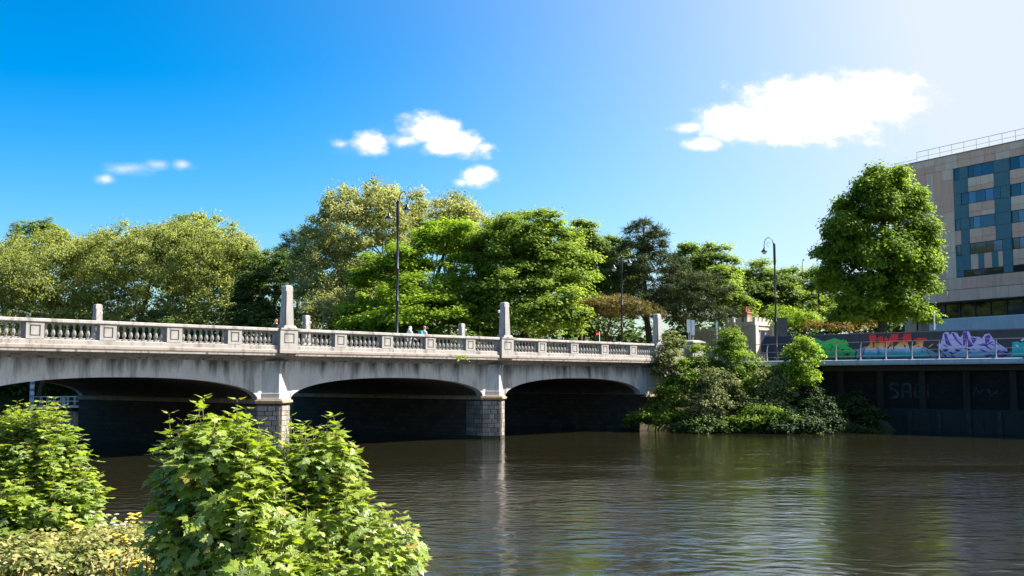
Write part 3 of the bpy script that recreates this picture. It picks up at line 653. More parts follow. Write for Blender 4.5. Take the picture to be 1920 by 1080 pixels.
# river wall below, in two lifts with ribs and pale tags
rw = thing('river_wall', 'dark brick river wall under the walkway with faded pale tags', 'wall', (WK0[0], WK0[1], 0), WKW.rotation_euler.z)
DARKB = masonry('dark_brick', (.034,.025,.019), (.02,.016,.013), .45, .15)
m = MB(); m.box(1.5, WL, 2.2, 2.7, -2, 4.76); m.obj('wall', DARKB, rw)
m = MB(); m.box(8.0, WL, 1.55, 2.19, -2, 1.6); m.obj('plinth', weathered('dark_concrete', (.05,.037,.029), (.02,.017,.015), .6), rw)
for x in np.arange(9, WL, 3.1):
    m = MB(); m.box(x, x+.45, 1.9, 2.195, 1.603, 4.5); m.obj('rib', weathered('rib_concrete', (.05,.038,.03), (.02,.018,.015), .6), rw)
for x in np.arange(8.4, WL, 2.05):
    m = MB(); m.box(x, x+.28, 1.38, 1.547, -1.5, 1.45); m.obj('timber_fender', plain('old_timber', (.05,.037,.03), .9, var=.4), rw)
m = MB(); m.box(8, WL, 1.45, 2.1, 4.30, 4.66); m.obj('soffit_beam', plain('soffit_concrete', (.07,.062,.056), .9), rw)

# graffiti wall, white terrace wall
GW0 = np.array([WK0[0], WK0[1], 0])+D*3.6
gw = thing('graffiti_wall', 'low dark grey wall behind the walkway covered in colourful graffiti', 'wall', GW0, WKW.rotation_euler.z)
m = MB(); m.box(2.0, WL, 0, .3, 5.0, 7.12); m.obj('wall', weathered('dark_render', (.065,.065,.075), (.035,.035,.04), .4), gw)
m = MB(); m.box(2.0, WL, -.03, .33, 7.122, 7.19); m.obj('coping', weathered('wall_coping', (.17,.17,.18), (.08,.08,.08), .4), gw)
def gpx(u, v):                                       # sight line onto the wall face, in wall coordinates (x, z)
    p = on_plane(u, v, GW0, D); return float((p-GW0)@WD), float(p[2])
def paint(name, polys, mat, lift):
    m = MB()
    for poly in polys:
        q = [gpx(1600+x/6, 590+y/6) for x, y in poly]; n = len(q)
        m.add([(x, -lift, z) for x, z in q]+[(x, -.001, z) for x, z in q], [tuple(range(n))]+[(i, (i+1)%n, n+(i+1)%n, n+i) for i in range(n)])
    return m.obj(name, mat, gw)
def spray(name, stops, z0=5.15, z1=7.1):             # sprayed colour bands from foot to head of the piece
    if name in MATS: return MATS[name]
    m_, nt, N, L, p = mat_base(name); p.inputs['Roughness'].default_value = .6
    tc = N.new('ShaderNodeTexCoord'); sep = N.new('ShaderNodeSeparateXYZ'); L.new(tc.outputs['Object'], sep.inputs[0])
    no = N.new('ShaderNodeTexNoise'); no.inputs['Scale'].default_value = 2.2; no.inputs['Detail'].default_value = 4; L.new(tc.outputs['Object'], no.inputs['Vector'])
    mr = N.new('ShaderNodeMapRange'); L.new(sep.outputs[2], mr.inputs[0]); mr.inputs[1].default_value = z0; mr.inputs[2].default_value = z1
    ad = N.new('ShaderNodeMath'); ad.operation = 'MULTIPLY_ADD'; L.new(no.outputs[0], ad.inputs[0]); ad.inputs[1].default_value = .22; L.new(mr.outputs[0], ad.inputs[2])
    sb = N.new('ShaderNodeMath'); sb.operation = 'SUBTRACT'; L.new(ad.outputs[0], sb.inputs[0]); sb.inputs[1].default_value = .11
    r = N.new('ShaderNodeValToRGB'); L.new(sb.outputs[0], r.inputs[0]); e = r.color_ramp.elements
    while len(e) < len(stops): e.new(.5)
    for i, (q, c) in enumerate(stops): e[i].position = q; e[i].color = tuple(c)+(1,)
    L.new(r.outputs[0], p.inputs['Base Color']); MATS[name] = m_; return m_
FIRE = spray('fire_paint', [(0, (.02,.30,.33)), (.26, (.03,.34,.38)), (.32, (.22,.42,.62)), (.43, (.55,.58,.66)), (.49, (.85,.45,.10)), (.63, (.80,.22,.03)), (.70, (.75,.03,.02)), (1, (.65,.015,.015))])
LILAC = spray('lilac_paint', [(0, (.30,.32,.52)), (.2, (.08,.30,.42)), (.35, (.50,.48,.72)), (1, (.52,.46,.78))])
PURP = plain('purple_paint', (.13,.05,.36), .6); INK = plain('black_spray', (.012,.012,.016), .6); GRN = spray('green_paint', [(0, (.02,.22,.12)), (.4, (.03,.42,.07)), (1, (.05,.55,.08))])
TEALP = plain('teal_paint', (.01,.42,.42), .6); CREAM = plain('cream_spray', (.72,.70,.66), .6); DKGRN = plain('dark_green_spray', (.015,.08,.04), .6)
letters = [[(180,235),(205,218),(245,222),(255,270),(240,300),(262,340),(300,470),(120,480),(150,380),(195,330)], [(270,270),(310,235),(335,260),(325,300),(345,300),(350,480),(285,480),(262,330),(300,310)],
           [(355,285),(375,240),(400,290),(430,215),(495,215),(490,290),(440,300),(450,480),(360,480),(385,350)], [(505,280),(560,250),(570,212),(635,212),(640,300),(600,300),(640,470),(470,480),(480,360),(520,320)],
           [(690,280),(735,258),(810,262),(820,285),(785,295),(775,350),(850,470),(660,480),(665,370),(720,330)]]
letters = [[(cx_+(x-cx_)*1.22, y) for x, y in l] for l in letters for cx_ in [sum(p[0] for p in l)/len(l)]]
def grow(poly, g):
    cx = sum(p[0] for p in poly)/len(poly); cy = sum(p[1] for p in poly)/len(poly); return [(cx+(x-cx)*(1+g/50), cy+(y-cy)*(1+g/130)) for x, y in poly]
paint('graffiti_outline', [grow(l, 6) for l in letters], INK, .004)
paint('graffiti_letter', letters, FIRE, .008)
paint('graffiti_fill', [[(-180,400),(-60,380),(60,390),(130,360),(300,345),(520,360),(700,350),(860,390),(930,430),(930,482),(-180,492)]], spray('teal_fill', [(0, (.02,.20,.24)), (.3, (.05,.26,.32)), (.6, (.18,.24,.38)), (1, (.25,.27,.40))], 5.1, 6.2), .003)
paint('graffiti_fill', [[(930,430),(1180,380),(1500,360),(1700,400),(1790,420),(1790,478),(930,482)]], spray('blue_fill', [(0, (.03,.18,.26)), (.4, (.16,.15,.34)), (1, (.20,.18,.36))], 5.1, 6.2), .003)
random.seed(8); bg_ = []
for i in range(26):
    x = random.uniform(100, 860); y = random.uniform(345, 470); l = random.uniform(30, 80); w = random.uniform(8, 18); a = random.uniform(-.7, .7)
    bg_.append([(x, y), (x+l*.5, y+l*.5*a-w), (x+l, y+l*a), (x+l*.4, y+l*.5*a+w)])
paint('graffiti_stroke', bg_[:16], FIRE, .010)
fl_ = []
for i in range(16):
    x = random.uniform(190, 800); y = random.uniform(300, 430); l = random.uniform(25, 60); a = random.uniform(-1.4, -.3); fl_.append([(x, y), (x+l*.6-5, y+l*a*.6), (x+l, y+l*a), (x+l*.6+4, y+l*a*.6+4)])
paint('graffiti_stroke', fl_, INK, .011)
paint('graffiti_highlight', [[(500,275),(560,270),(560,285),(505,290)], [(215,300),(245,300),(228,385)], [(560,330),(590,345),(585,380)], [(380,385),(425,310),(435,312),(395,385)], [(730,345),(740,345),(737,365)], [(285,300),(312,296),(300,312)]], INK, .012)
# lilac piece
lil = [[(985,320),(1010,215),(1035,195),(1075,200),(1085,230),(1110,195),(1165,205),(1200,260),(1225,230),(1235,190),(1300,188),(1325,245),(1420,250),(1445,270),(1480,220),(1530,212),(1560,250),(1600,300),(1735,390),(1730,430),(1640,400),(1560,470),(1180,480),(940,470),(1000,420),(940,340)]]
paint('graffiti_outline', [grow(l, 2.0) for l in lil], INK, .004)
paint('graffiti_letter', lil, LILAC, .008)
pur = [[(1020,215),(1045,210),(1080,300),(1110,350),(1080,350),(1040,330)], [(1105,210),(1130,205),(1190,300),(1240,350),(1210,345),(1150,290)], [(1230,200),(1275,190),(1300,280),(1350,345),(1310,350),(1265,300),(1255,350),(1235,345)],
       [(1320,255),(1390,260),(1370,310),(1345,330)], [(1485,240),(1525,225),(1545,240),(1530,300),(1490,330),(1480,290)], [(1585,305),(1640,330),(1645,345),(1600,330)]]
paint('graffiti_shape', pur, PURP, .012)
random.seed(3); st = []
for i in range(34):
    x = random.uniform(950, 1700); y = random.uniform(330 if x < 1600 else 370, 460); a = random.uniform(-.5, .6); l = random.uniform(40, 95); w = random.uniform(5, 12)
    st.append([(x, y), (x+l*.5, y+l*.5*a-w), (x+l, y+l*a), (x+l*.5, y+l*.5*a+w)])
paint('graffiti_stroke', st, PURP, .016); paint('graffiti_stroke', [[(x+14, y+10) for x, y in p] for p in st[:20]], INK, .020)
# teal piece at the picture edge, green piece at the far end
paint('graffiti_letter', [[(1790,310),(1850,300),(1880,320),(1960,290),(2100,300),(2120,460),(1780,470)]], TEALP, .008)
paint('graffiti_stroke', [[(1880,290),(1940,240),(1950,255),(1900,300)], [(1820,330),(1860,350),(1850,370)], [(1960,330),(2010,360),(1990,380)]], CREAM, .012)
def gz5(x, y): return ((1480+x/3.857-1600)*6, (560+y/3.857-590)*6)
green = [[(110,300),(200,290),(250,310),(330,285),(370,300),(410,295),(440,350),(480,380),(470,430),(230,430),(150,400),(90,340)]]
paint('graffiti_outline', [[gz5(*p) for p in grow(g, 3)] for g in green], INK, .004)
paint('graffiti_letter', [[gz5(*p) for p in g] for g in green], GRN, .008)
st = []
for i in range(30):
    x = random.uniform(110, 430); y = random.uniform(305, 415); a = random.uniform(-1.2, 1.2); l = random.uniform(25, 60); w = random.uniform(3, 8)
    st.append([gz5(x, y), gz5(x+l*.5, y+l*.5*a-w), gz5(x+l, y+l*a), gz5(x+l*.5, y+l*.5*a+w)])
paint('graffiti_stroke', st, DKGRN, .012)
# faded tags on the shaded river wall
RWF = np.array([WK0[0], WK0[1], 0])+D*2.2
def rpx(u, v):
    p = on_plane(u, v, RWF, D); return float((p-RWF)@WD), float(p[2])
m = MB()
def tagstroke(pts, w):
    for (u0, v0), (u1, v1) in zip(pts[:-1], pts[1:]):
        x0, z0 = rpx(u0, v0); x1, z1 = rpx(u1, v1); L_ = math.hypot(x1-x0, z1-z0)+1e-6; nx_, nz_ = -(z1-z0)/L_*w, (x1-x0)/L_*w
        m.add([(x0+nx_, 2.192, z0+nz_), (x1+nx_, 2.192, z1+nz_), (x1-nx_, 2.192, z1-nz_), (x0-nx_, 2.192, z0-nz_)], [(0,1,2,3)])
S_ = lambda u: [(u+16, 722), (u+4, 718), (u, 727), (u+14, 733), (u+16, 744), (u, 746)]
tagstroke(S_(1668), .09); random.seed(5); tagstroke([(1692, 746), (1694, 720), (1706, 720), (1708, 746)], .09); tagstroke([(1694, 734), (1707, 734)], .08)
tagstroke([(1730, 722), (1718, 720), (1715, 742), (1728, 746), (1730, 734), (1722, 734)], .1); tagstroke([(1738, 720), (1740, 746)], .1)
tagstroke([(1824, 742), (1830, 727), (1838, 739), (1843, 730)], .06); tagstroke([(1852, 728), (1858, 744), (1871, 731)], .05); tagstroke([(1864, 738), (1880, 736)], .04)
m.obj('faded_tag', plain('faded_white_spray', (.046,.042,.039), .8, var=.7, scale=2.2), rw)

# ------------------------------------------------------------------ hotel
HA = np.array([45.6, 128, 0.0]); HD = np.array([.487, -.873, 0]); HD /= np.linalg.norm(HD)
HT = thing('hotel', 'tall beige panelled hotel block with teal strips and ribbon windows', 'building', HA, math.atan2(HD[1], HD[0]))
# local: x along the facade towards the camera, y = inland (left of travel)  -> front face at y = 0, outward is -y
QL, QR, ZT = -1.0, 32.0, 28.8
PB = [weathered('hotel_panel_%s' % n, c, (.45,.27,.18), .3, tint2=tuple(x*.93 for x in c), sc=.8, grainy=.10) for n, c in (('sand', (.97,.55,.40)), ('rose', (.96,.485,.35)), ('tan', (.92,.475,.325)), ('pale', (.98,.63,.48)))]
TEAL = weathered('teal_panel', (.125,.225,.25), (.06,.12,.14), .3, tint2=(.105,.20,.23))
JOINT = plain('panel_joint', (.13,.10,.085), .9)
m = MB(); m.box(QL, QR, .12, 16, 12.4, ZT); m.obj('wall', JOINT, HT)
m = MB(); m.box(QL, QR, 1.6, 16, 4.9, 12.4); m.obj('lower_wall', plain('dark_storey', (.05,.05,.055), .7), HT)
def hpanel(q0, q1, z0, z1, mat, y=.0, vis=None):
    g = .014; m = MB(); m.box(q0+g, q1-g, y, .118, z0+g, z1-g); m.obj('panel', mat, HT)
FRM = plain('window_frame', (.03,.035,.045), .5)
def glassm(name, col, rough=.06):
    if name in MATS: return MATS[name]
    m_, nt, N, L, p = mat_base(name); p.inputs['Base Color'].default_value = tuple(col)+(1,); p.inputs['Roughness'].default_value = rough; p.inputs['Specular IOR Level'].default_value = .8
    MATS[name] = m_; return m_
GL = [glassm('dark_pane', (.012,.016,.028)), glassm('navy_pane', (.022,.032,.075)), glassm('blue_blind_pane', (.085,.14,.27)), glassm('mid_pane', (.035,.05,.10))]
def hwin(q0, q1, z0, z1, cuts, kinds):
    w = MB(); w.box(q0, q1, .06, .117, z0, z1); wo = w.obj('window', FRM, HT)
    m = MB(); f = .05
    for a, b, c, d in ((q0, q1, z0, z0+f), (q0, q1, z1-f, z1), (q0, q0+f, z0+f, z1-f), (q1-f, q1, z0+f, z1-f)): m.box(a, b, .02, .059, c, d)
    m.obj('frame', FRM, wo)
    e = [q0+f]+[q0+(q1-q0)*c for c in cuts]+[q1-f]
    for i in range(len(e)-1):
        m = MB(); m.box(e[i]+.025, e[i+1]-.025, .035, .058, z0+f+.01, z1-f-.01); m.obj('pane', GL[kinds[i % len(kinds)]], wo)
random.seed(11)
rows = [(25.88, 27.22), (23.02, 24.34), (20.2, 21.52), (17.4, 18.62), (15.02, 15.72)]
# top course and stone field to the left of the windows
q = QL
while q < QR-.5:
    w = random.choice((1.35, 1.6, 1.75)); hpanel(q, min(q+w, QR), 28.05, ZT, random.choice(PB)); hpanel(q, min(q+w, QR), 27.25, 28.05, random.choice(PB)); q = min(q+w, QR)
edges = [QL, .4, 1.7, 3.0, 4.3, 5.2, 6.45, 7.9]
for a, b in zip(edges[:-1], edges[1:]):
    z = 14.97
    while z < 27.2:
        h = random.choice((2.3, 2.9, 3.6)); z2 = min(27.25, z+h)
        if 27.25-z2 < 1.0: z2 = 27.25
        hpanel(a, b, z, z2, random.choice(PB), y=random.choice((0, .006, .012))); z = z2
for bay in range(3):
    q0 = 7.9+7.1*bay
    for ri, (z0, z1) in enumerate(rows):
        hi = rows[ri-1][0] if ri else 27.25          # underside of what is above
        # strips of teal left and right of the middle field
        if ri == 0: hpanel(q0, q0+.1, z0, 27.25, TEAL)
        wide = ri % 2 == 1
        l0 = q0+(.95 if ri == 1 else 1.95 if ri in (0, 2) else 1.9 if ri == 3 else 1.0); r0 = q0+(5.2 if ri in (0, 2) else 6.0)
        cuts = [(.22, .55), (.2, .38, .62, .82), (.16, .42), (.14, .5, .72), (.25, .6)][ri]
        kinds = [[0, 3, 1], [0, 2, 1, 2, 1], [0, 2, 1], [0, 0, 0, 2], [0, 3, 0]][ri]
        if bay: kinds = [[0, 2, 1], [0, 2, 1, 1, 0], [0, 2, 1, 0], [0, 2, 1, 0], [0, 2, 0]][ri]; l0 = q0+.1; 
        hwin(l0, r0, z0, z1, cuts, kinds)
        small = ri in (0, 2, 3) and not bay
        if small: hwin(q0+.1, q0+.75, z0, z1, (), [0])
        if l0-(q0+(.75 if small else 0)) > .1: hpanel(q0+(.75 if small else 0), l0, z0, z1, TEAL)
        if small and ri: hpanel(q0, q0+.1, z0, z1, TEAL)
        if q0+7.1-r0 > .1: hpanel(r0, q0+7.1, z0, z1, TEAL)
        # band between this window and the next one down
        zb = rows[ri+1][1] if ri < 4 else 14.97
        if ri == 4: continue
        if bay: hpanel(q0, q0+.1, zb, z0, TEAL)
        a0 = q0+(1.95 if not bay else .1)
        if not bay:
            if ri == 2: hpanel(q0, q0+.8, zb, z0, PB[1]); hpanel(q0+.8, a0, zb, z0, TEAL)
            else: hpanel(q0, a0, zb, z0, TEAL)
        if ri == 3 and not bay:
            x = a0
            for wd, mt in ((.95, PB[0]), (.75, TEAL), (.95, PB[1]), (.8, TEAL), (.55, PB[0])): hpanel(x, x+wd, zb, z0, mt, y=-.01); x += wd
            hpanel(x, q0+7.1, zb, z0, TEAL)
        else:
            e = q0+5.2; mid = (a0+e)/2; zm = zb+(z0-zb)*.38
            hpanel(a0, mid, zm, z0, random.choice(PB), -.03); hpanel(mid, e, zm, z0, random.choice(PB), -.03)
            hpanel(a0, mid, zb, zm, random.choice(PB), -.03); hpanel(mid, e, zb, zm, random.choice(PB), -.03)
            hpanel(e, q0+7.1, zb, z0, TEAL)
# heavy stone band above the dark storey
for z0, z1, w in ((13.65, 14.95, 2.45), (12.38, 13.63, 3.1)):
    q = QL
    while q < QR-.3: hpanel(q, min(q+w, QR), z0, z1, random.choice(PB), -.16); q += w
m = MB(); m.box(QL, QR, -.15, .119, 12.30, 12.378); m.obj('band_soffit', JOINT, HT)
q = QL
while q < QR-.5:
    m = MB(); m.box(q+.05, q+1.95, 1.55, 1.595, 8.4, 12.2); m.obj('pane', random.choice([GL[0], GL[0], GL[0], GL[1]]), HT)
    m = MB(); m.box(q-.05, q+.05, 1.45, 1.597, 8.3, 12.25); m.obj('mullion', plain('storey_mullion', (.06,.065,.075), .6), HT); q += 2.0
# roof edge and guard rail
m = MB(); m.box(QL-14, QR, -9.0, 1.58, 4.7, 5.06); fc = tag(m.obj('bounce_forecourt', plain('bounce_paving', (.42,.35,.29), .9)), kind='structure'); fc.location = HT.location; fc.rotation_euler = HT.rotation_euler  # unseen paving sheet added to bounce warm light onto the hotel front
m = MB(); m.box(QL-.05, QR, -.05, 16, ZT+.003, ZT+.12); m.obj('roof', weathered('roof_edge', (.38,.33,.29), (.15,.12,.1), .5), HT)
gr = thing('guard_rail', None, None); gr.parent = HT; q = .6
m = MB(); m.tube([(-.6, .8, ZT+.75), (QR, .8, ZT+1.35)] if 0 else [(2.6, .5, ZT+1.35), (QR, .5, ZT+1.35)], .03); m.tube([(2.6, .5, ZT+.72), (QR, .5, ZT+.72)], .022); m.tube([(-.8, .5, ZT+.55), (2.6, .5, ZT+.55)], .025); m.obj('rail', GALV, gr)
q = 2.6
while q < QR: m = MB(); m.tube([(q, .5, ZT+.1), (q, .5, ZT+1.35)], .028); m.obj('post', GALV, gr); q += 1.62
for q in (-.6, .6, 1.6): m = MB(); m.tube([(q, .5, ZT+.1), (q, .5, ZT+.55)], .025); m.obj('post', GALV, gr)
# white terrace wall
tw = thing('terrace_wall', 'plain white terrace wall between graffiti wall and hotel', 'wall', HA+HD*5.0+np.array([-HD[1]*-1.2, HD[0]*-1.2, 0])*1, HT.rotation_euler.z)
m = MB(); m.box(0, 27, 0, .3, 4.9, 10.32); m.obj('wall', weathered('white_render', (.66,.65,.69), (.4,.38,.38), .3), tw)
m = MB(); m.box(-.04, 27, -.03, .33, 10.323, 10.42); m.obj('coping', WHITE, tw)
pp = at(1753, 640, 77); tp = thing('marker_post', 'thin white post standing on the graffiti wall', 'post', (pp[0], pp[1], 7.19))
m = MB(); m.tube([(0,0,-.0), (0,0,1.15)], .055, 8); m.m = 1; m.lathe([(.07,1.15),(.07,1.2),(.02,1.24)], n=8); m.obj('shaft', [WHITE, GALV], tp)

# ------------------------------------------------------------------ lodge with battlements
lc = at(1417, 700, 118); LG = thing('lodge', 'small stone gate lodge with battlements and a twin-pot chimney', 'building', (lc[0], lc[1], 4.95), ANG)
LW, LD, LH = 3.9, 3.6, 4.6                           # local x along D, y away from the river
LST = weathered('lodge_stone', (.62,.50,.41), (.14,.11,.09), .45, tint2=(.40,.31,.26), sc=2); LPALE = weathered('lodge_dressing', (.74,.66,.58), (.25,.2,.17), .4)
m = MB(); m.box(0, LW, 0, LD, 0, LH); m.obj('wall', LST, LG)
m = MB(); m.box(-.10, LW+.10, -.10, LD+.1, LH, LH+.14); m.box(-.06, LW+.06, -.06, LD+.06, LH+.14, LH+.42); m.obj('cornice', LPALE, LG)
def merlon(x0, x1, y0, y1): m = MB(); m.box(x0, x1, y0, y1, LH+.42, LH+.82); m.box(x0-.03, x1+.03, y0-.03, y1+.03, LH+.823, LH+.88); m.obj('merlon', LPALE, LG)
for i in range(5): merlon(.0+.85*i, .45+.85*i, -.05, .22); merlon(.0+.85*i, .45+.85*i, LD-.22, LD+.05)
for i in range(1, 4): merlon(-.05, .22, .85*i, .85*i+.45); merlon(LW-.22, LW+.05, .85*i, .85*i+.45)
for x in (0, LW-.55):
    m = MB(); m.box(x, x+.55, -.12, -.003, 0, LH-.05); m.obj('buttress', LPALE, LG)
w = MB(); w.box(1.05, 2.1, -.05, -.003, 1.5, 4.1); wo = w.obj('window', plain('stone_frame', (.5,.4,.3), .8), LG)
for x in (1.13, 1.62): m = MB(); m.box(x, x+.4, -.08, -.052, 1.6, 4.0); m.obj('pane', GL[3], wo)
m = MB(); m.box(2.3, 3.2, -.06, -.003, 0, 3.6); dr = m.obj('door', plain('orange_timber', (.42,.2,.09), .6), LG)
m = MB(); m.box(.9, 3.3, -.16, -.1, 4.15, 4.3); m.obj('hood_mould', LPALE, LG)
w = MB(); w.box(-.05, -.003, 1.2, 2.3, 1.4, 3.4); wo = w.obj('window', plain('stone_frame', (.5,.4,.3)), LG)
for y in (1.3, 1.8): m = MB(); m.box(-.08, -.052, y, y+.4, 1.5, 3.3); m.obj('pane', GL[0], wo)
ch = thing('chimney', None, None); ch.parent = LG; ch.location = (.15, 1.0, 0)
m = MB(); m.box(0, .9, 0, .6, LH, LH+1.35); m.box(-.08, .98, -.08, .68, LH+1.353, LH+1.5); m.obj('stack', plain('brick_red', (.30,.16,.11), .9), ch)
for x in (.12, .56): m = MB(); m.lathe([(.15,LH+1.5),(.13,LH+2.0),(.17,LH+2.03),(.17,LH+2.1)], (x+.1,.3,0), 8); m.obj('chimney_pot', plain('terracotta', (.42,.17,.09), .9), ch)
# lower wing to the left
m = MB(); m.box(-.02, 1.6, LD+.003, LD+4.2, 0, LH-.5); m.obj('wing', LST, LG)
for i in range(5): m = MB(); m.box(-.06, .2, LD+.15+.85*i, LD+.6+.85*i, LH-.497, LH); m.obj('merlon', LPALE, LG)
# end pier of the parapet
ep = thing('gate_pier', 'square stone end pier with flat cap beside the bank shrubs', 'pier', bw(37.3, .1, 0), ANG)
m = MB(); m.box(-.72, .72, -.62, .62, 3.6, 6.45); m.obj('shaft', STONE, ep); m = MB(); m.box(-.86, .86, -.76, .76, 6.453, 6.56); m.frustum(0, 0, 6.56, 6.66, .8, .7, .55, .45); m.obj('cap', STONE, ep)
m = MB(); m.box(-3.85, -.723, -.2, .2, 3.8, 6.0); m.obj('wing_wall', STONE, ep)

# ------------------------------------------------------------------ lamps, signal, signs
def lamp(label, loc, rz, arms, H=9.1):
    t = thing('street_lamp', label, 'street lamp', loc, rz, 'black swan-neck street lamps')
    m = MB(); m.lathe([(.17,0),(.17,.5),(.13,.6),(.11,1.1),(.13,1.15),(.085,1.2),(.085,3.0),(.12,3.05),(.12,3.15),(.078,3.2),(.075,4.9),(.105,4.94),(.105,5.04),(.07,5.08),(.068,7.6),(.10,7.65),(.10,H-.1),(.05,H),(.01,H+.12)], n=10); m.obj('column', BLACKM, t, True)
    for sx, dz in arms:
        z0 = H-.55+dz; m = MB(); pts = [(sx*.06, 0, z0)]
        for k in range(9):
            a = math.pi*(1-k/8); pts.append((sx*(.44+.36*math.cos(a)), 0, z0+.35+.55*math.sin(a)))
        pts.append((sx*.80, 0, z0+.10)); m.tube(pts, .03, 6)
        sc = [(sx*(.44+.18*math.cos(q)), 0, z0+.35+.18*math.sin(q)) for q in np.linspace(2.6, -2.2, 9)]; m.tube(sc, .014, 4)
        ar = m.obj('arm', BLACKM, t, True)
        m = MB(); m.lathe([(.03,.12),(.06,.10),(.09,-.02),(.11,-.06),(.24,-.16),(.26,-.22)], (sx*.80, 0, z0), 10); lh = m.obj('lamp_head', BLACKM, t, True)
        m = MB(); m.lathe([(.20,-.215),(.18,-.32),(.10,-.40),(.02,-.42)], (sx*.80, 0, z0), 10); m.obj('bowl', GLASSW, lh, True)
    return t
lp = on_plane(744, 625, bw(0, 1.6, 0)[:2], NF); l1 = lamp('tall black lamp with two swan-neck arms on the bridge footway', (lp[0], lp[1], 5.13), ANG-math.pi/2, ((1, .12), (-1, -.22)), 9.05)
lp = at(1456, 668, 85.5); l2 = lamp('single-armed black lamp by the lodge and walkway', (lp[0], lp[1], 5.07), R(180), ((1, .1),), 9.3)
lp = at(1167, 690, 106); l3 = copy_thing(l1, (lp[0], lp[1], 4.99), ANG-math.pi/2, 'two-armed lamp half hidden by the tall pine'); l3.scale = (1.18,)*3
lp = at(1538, 690, 128); copy_thing(l2, (lp[0], lp[1], 4.95), R(180), 'distant dark lamp post in front of the big hotel tree')
sg = at(1121, 690, 107); sg[2] = 4.95
ts = thing('traffic_signal', 'traffic signal showing red at the far end of the bridge', 'traffic light', sg, R(-10))
m = MB(); m.tube([(0,0,0),(0,0,3.4)], .055, 8); m.obj('pole', GALV, ts); m = MB(); m.box(-.16, .16, -.26, -.07, 2.45, 3.35); hd = m.obj('head', BLACKM, ts)
for i, c in enumerate(((.9,.05,.03), (.10,.06,.01), (.01,.08,.03))):
    mm = plain('signal_lens_%s' % ('red', 'amber', 'green')[i], c, .3)
    if i == 0:
        p_ = mm.node_tree.nodes['Principled BSDF']; p_.inputs['Emission Color'].default_value = (1,.04,.02,1); p_.inputs['Emission Strength'].default_value = 1.2
    m = MB(); m.lathe([(.10,0),(.09,.02)], (0,0,0), 10); o = m.obj('lens', mm, hd); o.location = (0, -.262, 3.18-.28*i); o.rotation_euler = (R(90), 0, 0)
m = MB(); m.box(.17, .21, -.3, -.05, 2.4, 3.4); m.obj('backing_edge', WHITE, ts)
sn = at(1296, 690, 88); sn[2] = 4.95
s1 = thing('road_sign', 'pale two-post road sign seen from behind beside the end pier', 'sign', sn, R(8))
m = MB(); m.box(-.32, .0, -.02, .02, 2.5, 3.55); m.obj('board', plain('sign_back', (.66,.68,.70), .4), s1); m = MB(); m.box(.08, .36, .03, .06, 2.3, 3.5); m.obj('board', plain('sign_back', (.66,.68,.70)), s1)
for x in (-.14, .22): m = MB(); m.tube([(x, .08, 0), (x, .08, 3.5)], .04, 8); m.obj('post', GALV, s1)
sn = at(1345, 690, 96); sn[2] = 4.95
s2 = thing('sign_post', 'slim grey pole with small plate left of the lodge', 'sign', sn, 0)
m = MB(); m.tube([(0,0,0),(0,0,3.9)], .06, 8); m.obj('pole', GALV, s2); m = MB(); m.box(-.1, .1, -.09, -.065, 3.2, 3.7); m.obj('plate', plain('sign_back', (.66,.68,.70)), s2)
sn = at(1468, 690, 100); sn[2] = 4.95
kb = thing('notice_board', 'dark blue-grey panel standing right of the lodge', 'board', sn, R(15))
m = MB(); m.box(-.55, .55, 0, .18, .4, 4.4); m.obj('panel', plain('slate_board', (.07,.085,.11), .5), kb); m = MB(); m.box(-.45, .45, .02, .16, 0, .397); m.obj('plinth', ASPH, kb)
mp = at(1506, 560, 210); mt = thing('radio_mast', 'thin mast showing above the trees left of the big hotel tree', 'mast', (mp[0], mp[1], 5.0))
hm = at(1506, 488, 210)[2]-5.0; m = MB(); m.tube([(0,0,0),(0,0,hm*.9),(0,0,hm)], [.35,.14,.05], 6); m.obj('pole', plain('mast_grey', (.25,.27,.3), .6), mt)

